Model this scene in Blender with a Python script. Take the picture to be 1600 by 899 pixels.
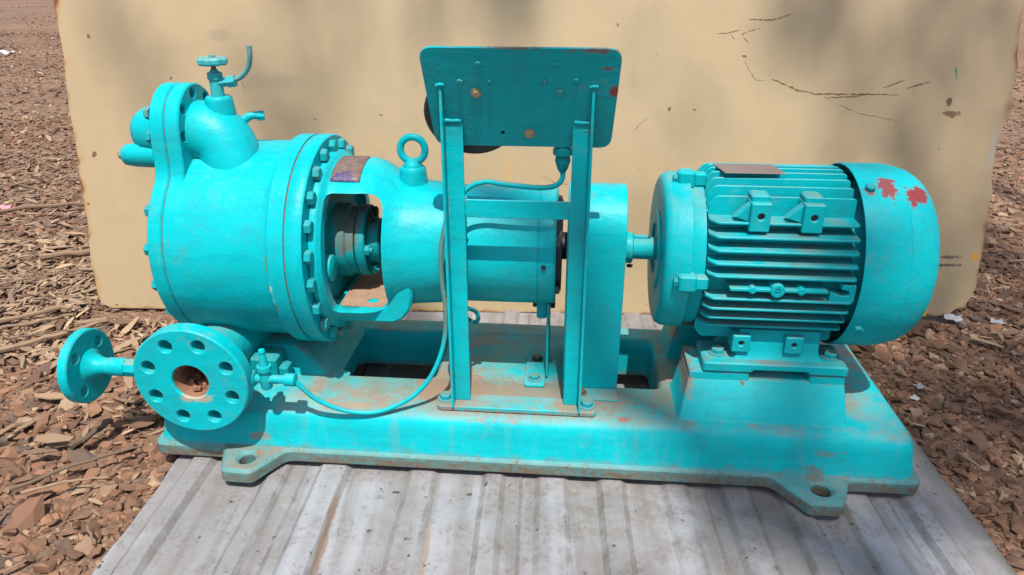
import bpy, bmesh, math, random
import numpy as np
from mathutils import Vector, Matrix, Quaternion
from mathutils.geometry import tessellate_polygon
R = math.radians
random.seed(7); rng = np.random.default_rng(11)
for o in list(bpy.data.objects): bpy.data.objects.remove(o)
SC = bpy.context.scene; COL = SC.collection

# ------------------------------------------------------------------ camera
cam_d = bpy.data.cameras.new('camera'); cam = bpy.data.objects.new('camera', cam_d); COL.objects.link(cam)
cam.location = (0, 0, 1.0); cam.rotation_euler = (R(90 - 24.4), 0, 0)
cam_d.sensor_width = 36; cam_d.lens = 36 * 1120 / 1600; cam_d.clip_start = 0.05; cam_d.clip_end = 400
SC.camera = cam
# ------------------------------------------------------------------ sky, sun, exposure
SUN_EL, SUN_AZ = 64.3, -2.0          # azimuth: degrees to the left of straight behind the camera
sd = Vector((-math.sin(R(SUN_AZ)) * math.cos(R(SUN_EL)), -math.cos(R(SUN_AZ)) * math.cos(R(SUN_EL)), math.sin(R(SUN_EL))))
w = bpy.data.worlds.new('World'); SC.world = w; w.use_nodes = True
wn = w.node_tree.nodes; bg = wn['Background']
sky = wn.new('ShaderNodeTexSky'); sky.sky_type = 'NISHITA'; sky.sun_disc = False
sky.sun_elevation = R(SUN_EL); sky.sun_rotation = R(180 + SUN_AZ); sky.air_density = 1.0; sky.dust_density = 2.5
w.node_tree.links.new(sky.outputs[0], bg.inputs[0]); bg.inputs[1].default_value = 0.12
sl = bpy.data.lights.new('sun', 'SUN'); sl.energy = 4.6; sl.angle = R(0.6); sl.color = (1, .955, .88)
so = bpy.data.objects.new('sun', sl); COL.objects.link(so); so.rotation_euler = sd.to_track_quat('Z', 'Y').to_euler(); so.location = (0, 0, 6)
SC.view_settings.view_transform = 'Standard'; SC.view_settings.look = 'None'; SC.view_settings.gamma = 1
SC.view_settings.exposure = 0.62

# ------------------------------------------------------------------ material helpers
class NT:
    def __init__(s, name):
        s.m = bpy.data.materials.new(name); s.m.use_nodes = True; s.t = s.m.node_tree
        s.b = s.t.nodes['Principled BSDF']
    def n(s, typ, **kw):
        x = s.t.nodes.new('ShaderNode' + typ)
        for k, v in kw.items(): setattr(x, k, v)
        return x
    def l(s, a, b): s.t.links.new(a, b)
    def val(s, sock, v):
        if isinstance(v, (int, float)): sock.default_value = v
        elif isinstance(v, tuple): sock.default_value = (v + (1,))[:4] if len(sock.default_value) == 4 else v[:3]
        else: s.l(v, sock)
    def math(s, op, a, b=0.0, clamp=False):
        x = s.n('Math', operation=op, use_clamp=clamp); s.val(x.inputs[0], a); s.val(x.inputs[1], b); return x.outputs[0]
    def mix(s, fac, a, b):
        x = s.n('Mix', data_type='RGBA'); s.val(x.inputs[0], fac); s.val(x.inputs[6], a); s.val(x.inputs[7], b); return x.outputs[2]
    def coord(s, kind='Object'):
        return s.n('TexCoord').outputs[kind]
    def noise(s, vec, scale, detail=4, rough=.55, mapscale=None, off=None):
        if mapscale or off:
            mp = s.n('Mapping'); s.l(vec, mp.inputs[0])
            if mapscale: mp.inputs['Scale'].default_value = mapscale
            if off: mp.inputs['Location'].default_value = off
            vec = mp.outputs[0]
        x = s.n('TexNoise'); s.l(vec, x.inputs['Vector']); x.inputs['Scale'].default_value = scale
        x.inputs['Detail'].default_value = detail; x.inputs['Roughness'].default_value = rough
        return x.outputs['Fac']
    def ramp(s, f, lo, hi):
        x = s.n('MapRange'); x.clamp = True; s.val(x.inputs[0], f); x.inputs[1].default_value = lo; x.inputs[2].default_value = hi
        return x.outputs[0]
    def bump(s, h, strength=.3, dist=.002, prev=None):
        x = s.n('Bump'); s.l(h, x.inputs['Height']); x.inputs['Strength'].default_value = strength; x.inputs['Distance'].default_value = dist
        if prev: s.l(prev, x.inputs['Normal'])
        return x.outputs[0]
    def blob(s, vec, c, r, nz, soft=.15, amp=.9):
        mp = s.n('Mapping', vector_type='POINT'); s.l(vec, mp.inputs[0])
        mp.inputs['Location'].default_value = tuple(-c[i] / r[i] for i in range(3)); mp.inputs['Scale'].default_value = tuple(1 / q for q in r)
        ln = s.n('VectorMath', operation='LENGTH'); s.l(mp.outputs[0], ln.inputs[0])
        d = s.math('ADD', ln.outputs['Value'], s.math('MULTIPLY', s.math('SUBTRACT', nz, .5), amp * 2))
        return s.ramp(s.math('SUBTRACT', 1.0, d), 0, soft)

TEAL = (0, .355, .395)
def paint(name, dust=.35, flecks=.5, rough=.34, lip=None, blobs=(), tint=1.0, dustcol=(.25, .155, .10), streak=False, spec=.14, edge=0, rnd=False, smudge=.4):
    k = NT(name); v = k.coord()
    n1 = k.noise(v, 5, 5, .6); n2 = k.noise(v, 22, 6, .65); n3 = k.noise(v, 90, 5, .6); nbig = k.noise(v, 2.2, 3); n4 = k.noise(v, 240, 4, .6); nmix = k.math('ADD', k.math('MULTIPLY', n2, .5), k.math('MULTIPLY', n3, .5))
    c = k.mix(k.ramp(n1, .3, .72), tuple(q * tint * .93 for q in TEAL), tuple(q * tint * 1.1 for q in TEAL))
    # faded, slightly chalky areas of paint
    c = k.mix(k.math('MULTIPLY', k.ramp(n2, .52, .85), .38), c, (.004, .40, .43))
    brush = k.noise(v, 60, 3, .5, mapscale=(.12, 1, 1))
    c = k.mix(k.math('MULTIPLY', k.ramp(brush, .52, .75), .34), c, (.0, .225, .26))
    # settled dust on upward faces
    g = k.n('NewGeometry'); sx = k.n('SeparateXYZ'); k.l(g.outputs['Normal'], sx.inputs[0])
    upm = k.ramp(sx.outputs[2], .55, .95)
    dn = k.ramp(k.math('ADD', k.math('MULTIPLY', n1, .6), k.math('MULTIPLY', n2, .5)), .58 - .16 * dust, .78 - .14 * dust)
    c = k.mix(k.math('MULTIPLY', k.math('MULTIPLY', dn, upm), min(.85, dust * 1.1)), c, dustcol)
    if streak:
        st = k.noise(v, 34, 4, .6, mapscale=(1, .4, .1))
        c = k.mix(k.math('MULTIPLY', k.ramp(st, .56, .78), .35), c, (.16, .20, .17))
    for bl in blobs:
        cc, rr, col, amt = bl[:4]; am = bl[4] if len(bl) > 4 else 1.5
        c = k.mix(k.math('MULTIPLY', k.blob(v, cc, rr, n3 if min(rr[0], rr[2]) < .009 else nmix, .35, am), amt), c, col)
    if lip:   # grime band near the foot of the casting
        sz = k.n('SeparateXYZ'); k.l(v, sz.inputs[0])
        h = k.math('ADD', sz.outputs[2], k.math('MULTIPLY', k.math('SUBTRACT', n2, .5), .05))
        band = k.ramp(h, lip + .012, lip - .012)
        c = k.mix(k.math('MULTIPLY', band, k.math('ADD', .62, k.math('MULTIPLY', k.ramp(nmix, .4, .55), .35))), c, k.mix(n3, (.085, .055, .036), (.20, .135, .09)))
        c = k.mix(k.math('MULTIPLY', k.math('MULTIPLY', band, k.ramp(n3, .55, .68)), .7), c, (.10, .045, .02))
    gr = k.noise(v, 11, 8, .72, off=(4, 2, 7))
    c = k.mix(k.math('MULTIPLY', k.ramp(gr, .50, .72), .42), c, (.035, .15, .155))
    sm = k.math('MULTIPLY', k.ramp(k.noise(v, 38, 7, .75, off=(1, 8, 3)), .54, .68), k.ramp(k.noise(v, 4.5, 4, .6, off=(9, 1, 2)), .48, .66))
    c = k.mix(k.math('MULTIPLY', sm, smudge), c, (.20, .14, .095))
    if edge:   # paint knocked off along the edges
        bv = k.n('Bevel'); bv.samples = 4; bv.inputs['Radius'].default_value = .004
        dt = k.n('VectorMath', operation='DOT_PRODUCT'); k.l(bv.outputs[0], dt.inputs[0]); k.l(g.outputs['Normal'], dt.inputs[1])
        em = k.math('MULTIPLY', k.ramp(dt.outputs['Value'], .985, .90), k.ramp(k.math('ADD', k.math('MULTIPLY', n2, .6), k.math('MULTIPLY', n3, .5)), .57, .64))
        c = k.mix(k.math('MULTIPLY', em, edge), c, k.mix(n3, (.10, .05, .03), (.28, .19, .13)))
    if rnd:
        oi = k.n('ObjectInfo').outputs['Random']; c = k.mix(k.math('MULTIPLY', k.math('MULTIPLY', k.ramp(oi, .55, 1), k.ramp(k.noise(v, 1.3, 4, .6), .38, .6)), .75), c, (.24, .17, .12)); c = k.mix(k.math('MULTIPLY', k.ramp(oi, .3, 0), .3), c, (.0, .2, .23))
    # paint chips down to rust
    fl = k.math('MULTIPLY', k.ramp(n3, .74 - .06 * flecks, .76 - .06 * flecks), k.ramp(nbig, .45, .6))
    c = k.mix(fl, c, (.11, .05, .03))
    k.l(c, k.b.inputs['Base Color'])
    k.val(k.b.inputs['Roughness'], k.math('ADD', rough - .08, k.math('MULTIPLY', n2, .3))); k.b.inputs['Specular IOR Level'].default_value = spec
    b1 = k.bump(n2, .55, .004); b2 = k.bump(brush, .25, .0012, k.bump(n3, .4, .0012, b1)); b2 = k.bump(n4, .25, .0005, b2); b3 = k.bump(fl, .5, -.0006, b2)
    k.l(b3, k.b.inputs['Normal'])
    return k.m
def plain(name, col, rough=.6, metal=0, var=.4, scale=30, bump=.2):
    k = NT(name); v = k.coord(); n = k.noise(v, scale, 5, .6)
    k.l(k.mix(n, tuple(q * (1 - var) for q in col), tuple(q * (1 + var) for q in col)), k.b.inputs['Base Color'])
    k.b.inputs['Roughness'].default_value = rough; k.b.inputs['Metallic'].default_value = metal
    k.l(k.bump(n, bump, .001), k.b.inputs['Normal']); return k.m
def stone_mat(name, attr):
    k = NT(name); v = k.coord()
    if attr: a = k.n('Attribute', attribute_name='tint'); f = a.outputs['Fac']; g2 = k.n('Attribute', attribute_name='tone').outputs['Fac']
    else:
        oi = k.n('ObjectInfo'); f = oi.outputs['Random']; g2 = k.math('FRACT', k.math('MULTIPLY', f, 17.3))
    c = k.mix(f, (.07, .032, .017), (.235, .117, .064)); c = k.mix(k.ramp(g2, .74, 1.0), c, (.08, .056, .044))
    c = k.mix(k.ramp(g2, .14, .04), c, (.30, .21, .135))
    n = k.noise(v, 55, 6, .65); n2 = k.noise(v, 14, 4)
    c = k.mix(k.math('MULTIPLY', k.ramp(n, .4, .75), .5), c, (.22, .135, .085)); c = k.mix(k.math('MULTIPLY', k.ramp(n2, .5, .7), .4), c, (.07, .035, .02))
    k.l(c, k.b.inputs['Base Color']); k.b.inputs['Roughness'].default_value = .85
    k.l(k.bump(n, .5, .003), k.b.inputs['Normal']); return k.m
def wood_mat(name, attr):
    k = NT(name); v = k.coord()
    f = k.n('Attribute', attribute_name='tint').outputs['Fac'] if attr else k.n('ObjectInfo').outputs['Random']
    c = k.mix(f, (.095, .055, .032), (.37, .25, .155)) if attr else k.mix(f, (.07, .045, .03), (.24, .155, .095)); n = k.noise(v, 70, 4, .6)
    c = k.mix(k.math('MULTIPLY', k.ramp(n, .5, .75), .5), c, (.12, .08, .055))
    k.l(c, k.b.inputs['Base Color']); k.b.inputs['Roughness'].default_value = .8
    k.l(k.bump(n, .4, .002), k.b.inputs['Normal']); return k.m

M = {}
RUST = (.16, .075, .045); BROWN = (.23, .15, .10); RED = (.20, .032, .036); BARE = (.5, .45, .40)
M['paint'] = paint('teal_paint', dust=.3, flecks=.4, edge=.6)
M['paint_bolt'] = paint('teal_bolt_paint', dust=.6, flecks=.8, edge=.6, rnd=True)
M['paint_dusty'] = paint('teal_dusty_paint', dust=1.0, flecks=.8, rough=.5)
M['casing'] = paint('casing_paint', dust=.1, flecks=.35, smudge=.22, rough=.32, blobs=[
    ((.312, .04, .395), (.006, .08, .030), BARE, 1.0), ((.314, .04, .362), (.005, .08, .018), RUST, 1.0), ((.309, .04, .455), (.003, .08, .022), RUST, .8)])
M['base'] = paint('base_paint', dust=.85, flecks=.8, rough=.45, edge=.9, lip=.034, streak=True, blobs=[
    ((.80, .11, .127), (.28, .09, .03), BROWN, .8), ((.64, .16, .127), (.09, .10, .03), BROWN, .7), ((.24, .03, .06), (.03, .1, .012), BROWN, .7),
    ((.29, .1, .12), (.06, .05, .02), (.32, .25, .18), .8), ((1.03, .045, .12), (.018, .012, .02), (.30, .08, .05), .8), ((1.42, 0, .045), (.022, .04, .014), RUST, .6, 2.2),
    ((.255, -.02, .045), (.018, .018, .01), (.33, .16, .10), .9), ((1.52, .20, .127), (.03, .10, .02), BROWN, .55), ((1.44, .02, .085), (.03, .04, .008), RUST, .45, 2.4),
    ((.45, .05, .12), (.05, .012, .03), (.30, .2, .14), .5), ((1.12, .2, .127), (.035, .12, .05), BROWN, .6)])
M['pedestal'] = paint('pedestal_paint', dust=.9, edge=.8, flecks=.35, rough=.4, blobs=[((1.158, .2, .2), (.02, .2, .04), BROWN, .8), ((1.27, .075, .205), (.006, .04, .006), RUST, .9)])
M['footbar'] = paint('foot_bar_paint', dust=.9, edge=1, flecks=.9, rough=.55, blobs=[((.80, .04, .128), (.2, .05, .007), BROWN, .85), ((.66, .07, .14), (.04, .05, .02), BROWN, .7), ((.93, .07, .14), (.06, .05, .02), BROWN, .8)])
M['motor'] = paint('motor_paint', dust=.6, flecks=.4, rough=.36, tint=.95)
M['fan'] = paint('fan_cover_paint', dust=.12, flecks=.5, rough=.4, tint=.98, blobs=[
    ((1.508, .168, .604), (.028, .05, .016), RED, .95, 2.0), ((1.560, .168, .592), (.034, .06, .017), RED, 1.0, 1.7), ((1.472, .16, .600), (.012, .03, .006), RED, .8)])
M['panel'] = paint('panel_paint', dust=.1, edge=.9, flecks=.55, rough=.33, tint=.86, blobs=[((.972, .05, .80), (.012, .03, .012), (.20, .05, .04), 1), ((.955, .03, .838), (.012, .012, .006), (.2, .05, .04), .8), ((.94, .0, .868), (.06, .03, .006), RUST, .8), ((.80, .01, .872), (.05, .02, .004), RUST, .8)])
M['seal'] = paint('seal_paint', dust=.9, flecks=1.0, rough=.55, tint=.7, dustcol=(.15, .10, .07), blobs=[((.425, .2, .47), (.03, .12, .05), (.13, .095, .07), .75, 1.4)])
M['flange'] = paint('flange_paint', dust=.4, flecks=.4, edge=.6, rough=.34, blobs=[((.15, -.04, .19), (.045, .02, .012), (.40, .27, .18), .8)])
M['bore'] = plain('rusty_bore', (.22, .105, .06), .9, 0, .6, 60, .6)
M['rust'] = plain('rust_brown', (.15, .075, .045), .85, 0, .5, 80, .4)
M['dustpad'] = plain('dust_brown', (.26, .165, .11), .85, 0, .4, 40, .3)
M['brass'] = plain('dirty_brass', (.30, .26, .15), .5, .4, .4, 90, .3)
M['black'] = plain('black_rubber', (.012, .016, .018), .55, 0, .3, 40, .2)
M['plate'] = plain('grey_nameplate', (.20, .155, .145), .45, .3, .25, 30, .1)
M['glass'] = plain('gauge_dial', (.6, .6, .58), .2)
M['steel'] = plain('shaft_steel', (.22, .12, .085), .5, .5, .3, 60, .2)
M['tube'] = paint('tube_paint', dust=.5, flecks=.6, rough=.45, blobs=[((.655, .07, .44), (.03, .1, .18), (.10, .15, .12), .85, .8)])
M['cable'] = paint('cable_paint', dust=.2, flecks=.1, rough=.45, tint=.55)
M['grease'] = plain('greyed_cable', (.10, .16, .13), .6, 0, .4, 25)
k = NT('worn_nameplate'); v = k.coord(); n = k.noise(v, 180, 5, .7); n2 = k.noise(v, 60, 4)
c = k.mix(n2, (.05, .028, .026), (.20, .14, .12)); c = k.mix(k.math('MULTIPLY', k.blob(v, (.437, .165, .592), (.030, .05, .016), n2), k.ramp(n, .4, .5)), c, (.04, .03, .13))
c = k.mix(k.ramp(n, .66, .70), c, (.45, .38, .34)); k.l(c, k.b.inputs['Base Color']); k.b.inputs['Roughness'].default_value = .55
k.l(k.bump(n, .4, .001), k.b.inputs['Normal']); M['badge'] = k.m
M['stone'] = stone_mat('brown_stone', False); M['gravel'] = stone_mat('brown_gravel', True)
M['wood'] = wood_mat('weathered_wood', False); M['chips'] = wood_mat('wood_chips', True)
M['white'] = plain('white_plastic', (.42, .42, .42), .4, 0, .08, 20); M['clear'] = plain('grey_plastic', (.25, .27, .29), .25, 0, .2, 20)
M['pink'] = plain('pink_scrap', (.62, .20, .25), .6, 0, .5, 25); M['leafgreen'] = plain('green_leaf', (.07, .22, .03), .5, 0, .3, 40)
M['bark'] = plain('bark', (.10, .07, .05), .9, 0, .4, 8, .5)
k = NT('tree_leaf'); k.b.inputs['Base Color'].default_value = (.06, .11, .03, 1); k.b.inputs['Roughness'].default_value = .55; M['leaf'] = k.m

# ------------------------------------------------------------------ mesh helpers
def link(name, me, mat=None, parent=None, loc=None, rot=None):
    o = bpy.data.objects.new(name, me); COL.objects.link(o)
    if me is not None and mat is not None and not me.materials: me.materials.append(M[mat])
    if parent is not None: o.parent = parent
    if loc is not None: o.location = loc
    if rot is not None:
        o.rotation_mode = 'QUATERNION'; o.rotation_quaternion = rot
    return o
def mesh(name, V, F, smooth=38):
    me = bpy.data.meshes.new(name); me.from_pydata([tuple(q) for q in V], [], F); me.update()
    bm = bmesh.new(); bm.from_mesh(me); bmesh.ops.remove_doubles(bm, verts=bm.verts, dist=1e-6); bmesh.ops.recalc_face_normals(bm, faces=bm.faces)
    bm.to_mesh(me); bm.free()
    if smooth:
        me.shade_smooth(); me.set_sharp_from_angle(angle=R(smooth))
    return me
class MB:
    def __init__(s): s.V = []; s.F = []
    def add(s, V, F):
        b = len(s.V); s.V += [Vector(q) for q in V]; s.F += [tuple(i + b for i in f) for f in F]; return s
    def build(s, name, mat, parent=None, smooth=38, **kw): return link(name, mesh(name, s.V, s.F, smooth), mat, parent, **kw)
    def data(s, name, mat, smooth=38):
        me = mesh(name, s.V, s.F, smooth); me.materials.append(M[mat]); return me
    def loops(s, loops, cap0=True, cap1=True, close=False):
        n = len(loops[0]); V = [q for L in loops for q in L]; F = []
        for i in range(len(loops) - (0 if close else 1)):
            a = i * n; b = ((i + 1) % len(loops)) * n
            for j in range(n):
                F.append((a + j, a + (j + 1) % n, b + (j + 1) % n, b + j))
        if not close:
            if cap0: F.append(tuple(reversed(range(n))))
            if cap1: F.append(tuple(range((len(loops) - 1) * n, len(loops) * n)))
        return s.add(V, F)
    def box(s, a, b, ch=.003, taper=(0, 0)):
        (x0, y0, z0), (x1, y1, z1) = a, b; ch = min(ch, abs(x1 - x0) * .3, abs(y1 - y0) * .3, abs(z1 - z0) * .3)
        def rect(i, z, c):
            xa, xb, ya, yb = x0 + i, x1 - i, y0 + i, y1 - i
            return [(xa + c, ya, z), (xb - c, ya, z), (xb, ya + c, z), (xb, yb - c, z), (xb - c, yb, z), (xa + c, yb, z), (xa, yb - c, z), (xa, ya + c, z)]
        return s.loops([rect(ch, z0, ch), rect(0, z0 + ch, ch), rect(0, z1 - ch, ch), rect(ch, z1, ch)])
    def lathe(s, prof, axis=(1, 0, 0), org=(0, 0, 0), n=40, sx=1.0):
        ax = Vector(axis).normalized()
        if abs(ax.x) > .9999: u, v = Vector((0, 1, 0)), Vector((0, 0, 1))
        elif abs(ax.y) > .9999: u, v = Vector((1, 0, 0)), Vector((0, 0, 1))
        elif abs(ax.z) > .9999: u, v = Vector((1, 0, 0)), Vector((0, 1, 0))
        else: u = ax.cross(Vector((0, 0, 1))).normalized(); v = ax.cross(u)
        o = Vector(org); L = []
        for t, r in prof:
            r = max(r, 1e-5)
            L.append([o + ax * t + u * (r * sx * math.cos(2 * math.pi * j / n)) + v * (r * math.sin(2 * math.pi * j / n)) for j in range(n)])
        return s.loops(L)
    def tube(s, path, r, n=12, sub=8, caps=True):
        P = [Vector(q) for q in path]; rs = r if isinstance(r, (list, tuple)) else [r] * len(P); Q = []; RR = []
        for i in range(len(P) - 1):
            p0 = P[max(i - 1, 0)]; p1 = P[i]; p2 = P[i + 1]; p3 = P[min(i + 2, len(P) - 1)]
            for j in range(sub):
                t = j / sub; Q.append(.5 * ((2 * p1) + (p2 - p0) * t + (2 * p0 - 5 * p1 + 4 * p2 - p3) * t * t + (3 * p1 - p0 - 3 * p2 + p3) * t ** 3)); RR.append(rs[i] + (rs[i + 1] - rs[i]) * t)
        Q.append(P[-1]); RR.append(rs[-1]); T = (Q[1] - Q[0]).normalized()
        u = T.orthogonal().normalized(); L = []
        for i, q in enumerate(Q):
            t2 = (Q[min(i + 1, len(Q) - 1)] - Q[max(i - 1, 0)]).normalized(); u = (u - t2 * u.dot(t2)).normalized(); vv = t2.cross(u)
            L.append([q + (u * math.cos(2 * math.pi * j / n) + vv * math.sin(2 * math.pi * j / n)) * RR[i] for j in range(n)])
        return s.loops(L, caps, caps)
    def plate(s, outer, holes, t, ch=.002, mat4=Matrix.Identity(4), hn=20, hch=None):
        """outer: 2D CCW outline, holes: (cx, cy, r) or outlines; extruded along +z by t, then mat4"""
        hch = ch if hch is None else hch
        def inset(L, d):
            out = []; n = len(L)
            for i in range(n):
                p, q, r_ = Vector(L[i - 1]), Vector(L[i]), Vector(L[(i + 1) % n])
                e1 = (q - p); e2 = (r_ - q)
                if e1.length < 1e-9: e1 = e2
                if e2.length < 1e-9: e2 = e1
                n1 = Vector((-e1.y, e1.x)).normalized(); n2 = Vector((-e2.y, e2.x)).normalized(); b = (n1 + n2)
                b = b / max(b.length_squared, .3) * 2 if b.length > 1e-6 else n1
                out.append(tuple(q + b * d))
            return out
        loops = [list(outer)]; ic = [ch]
        for h in holes:
            if isinstance(h, tuple): L = [(h[0] + h[2] * math.cos(-2 * math.pi * j / hn), h[1] + h[2] * math.sin(-2 * math.pi * j / hn)) for j in range(hn)]
            else: L = list(h)
            loops.append(L); ic.append(hch)
        for z, d in ((0, 0), (t, 1)):
            ins = [inset(L, c) for L, c in zip(loops, ic)]
            flat = [q for L in ins for q in L]
            tri = tessellate_polygon([[Vector((q[0], q[1], 0)) for q in L] for L in ins])
            s.add([mat4 @ Vector((q[0], q[1], z)) for q in flat], [tuple(f) for f in tri])
        for L, c in zip(loops, ic):
            I = inset(L, c); f = lambda LL, z: [mat4 @ Vector((q[0], q[1], z)) for q in LL]
            cc = min(c, t * .4)
            s.loops([f(I, 0), f(L, cc), f(L, t - cc), f(I, t)], False, False)
        return s
def roundpoly(pts, r, n=5):
    out = []; m = len(pts); rs = r if isinstance(r, list) else [r] * m
    for i in range(m):
        p, q, s_ = Vector(pts[i - 1]), Vector(pts[i]), Vector(pts[(i + 1) % m]); a = (p - q); b = (s_ - q)
        ang = a.angle(b); d = min(rs[i] / math.tan(ang / 2), a.length * .48, b.length * .48)
        A = q + a.normalized() * d; B = q + b.normalized() * d
        for j in range(n + 1):
            t = j / n; out.append(tuple((1 - t) ** 2 * A + 2 * t * (1 - t) * q + t * t * B))
    return out
def rrect(x0, y0, x1, y1, r, n=5): return roundpoly([(x0, y0), (x1, y0), (x1, y1), (x0, y1)], r, n)
def circ(cx, cy, r, n=48): return [(cx + r * math.cos(2 * math.pi * i / n), cy + r * math.sin(2 * math.pi * i / n)) for i in range(n)]
# hex bolt head, axis +Z, unit = across-flats radius 1
def bolt_mesh(name, mat, washer=True, stud=False):
    b = MB(); hx = lambda r, z: [(r * math.cos(R(60 * i + 30)), r * math.sin(R(60 * i + 30)), z) for i in range(6)]
    if washer: b.lathe([(0, 1.55), (.22, 1.55), (.24, 1.5), (.24, .2)], (0, 0, 1), (0, 0, 0), 18)
    b.loops([hx(1.15, .1), hx(1.15, .95), hx(.95, 1.12)])
    if stud: b.lathe([(.9, .6), (1.6, .6), (1.7, .5)], (0, 0, 1), (0, 0, 0), 12)
    return b.data(name, mat, 30)
BOLT = {k_: bolt_mesh('hex_bolt_' + k_, m_, w_, s_) for k_, m_, w_, s_ in [('p', 'paint_bolt', False, False), ('w', 'paint_bolt', True, False), ('d', 'paint_dusty', True, False), ('r', 'rust', True, False), ('b', 'brass', True, False), ('s', 'paint_bolt', False, True), ('m', 'motor', False, False), ('k', 'black', False, False)]}
def bolt(parent, loc, d, r, kind='p', spin=None, name='bolt'):
    o = link(name, BOLT[kind], None, parent, loc, Vector(d).to_track_quat('Z', 'Y') @ Quaternion((0, 0, 1), random.random() * 3 if spin is None else spin))
    o.scale = (r, r, r); return o
def tag(o, label, cat=None, group=None, kind=None):
    if label: o['label'] = label
    if cat: o['category'] = cat
    if group: o['group'] = group
    if kind: o['kind'] = kind
    return o
def vnoise(x, y):
    return (math.sin(x * 2.1 + 1.3 * math.sin(y * 1.7)) + math.sin(y * 2.7 + 1.1 * math.sin(x * 1.3 + 2)) + .5 * math.sin(x * 5.3 + y * 4.1)) / 2.5

# ================================================================== SETTING
def gz(x, y): return -.034 + .010 * vnoise(x * 1.4, y * 1.4) + .02 * max(0, min(1, (math.hypot(x, y - 1.5) - 2.5) / 6)) * vnoise(x * .6, y * .6)
# ground sheet: fine near, coarse far
def lin(a, b, n): return [a + (b - a) * i / n for i in range(n + 1)]
xs = [-220, -90, -40, -20, -12, -8] + lin(-6, 6, 80) + [8, 12, 20, 40, 90, 220]
ys = [-60, -20, -8, -3] + lin(-1, 9, 70) + [10, 12, 14, 17, 20, 26, 40, 80, 160, 300]
V = [(x, y, gz(x, y)) for y in ys for x in xs]; nx = len(xs)
F = [(j * nx + i, j * nx + i + 1, (j + 1) * nx + i + 1, (j + 1) * nx + i) for j in range(len(ys) - 1) for i in range(nx - 1)]
k = NT('soil'); v = k.coord()
vo = k.n('TexVoronoi'); k.l(v, vo.inputs['Vector']); vo.inputs['Scale'].default_value = 38; vo2 = k.n('TexVoronoi'); k.l(v, vo2.inputs['Vector']); vo2.inputs['Scale'].default_value = 95
sc_ = k.n('SeparateColor'); k.l(vo.outputs['Color'], sc_.inputs[0]); n = k.noise(v, 6, 6, .6); nb = k.noise(v, .7, 3); sc2 = k.n('SeparateColor'); k.l(vo2.outputs['Color'], sc2.inputs[0])
c = k.mix(sc_.outputs[0], (.045, .024, .014), (.20, .11, .064)); c = k.mix(k.math('MULTIPLY', k.ramp(sc2.outputs[0], .3, 1), .55), c, (.30, .195, .125)); c = k.mix(k.math('MULTIPLY', n, .5), c, (.12, .062, .036))
c = k.mix(k.math('MULTIPLY', k.ramp(nb, .4, .7), .35), c, (.27, .165, .105))
k.l(c, k.b.inputs['Base Color']); k.b.inputs['Roughness'].default_value = .95
k.l(k.bump(vo2.outputs['Distance'], .5, -.008, k.bump(vo.outputs['Distance'], .7, -.02)), k.b.inputs['Normal']); M['soil'] = k.m
ground = tag(link('ground', mesh('ground', V, F, 0), 'soil'), None, None, None, 'structure')

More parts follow.
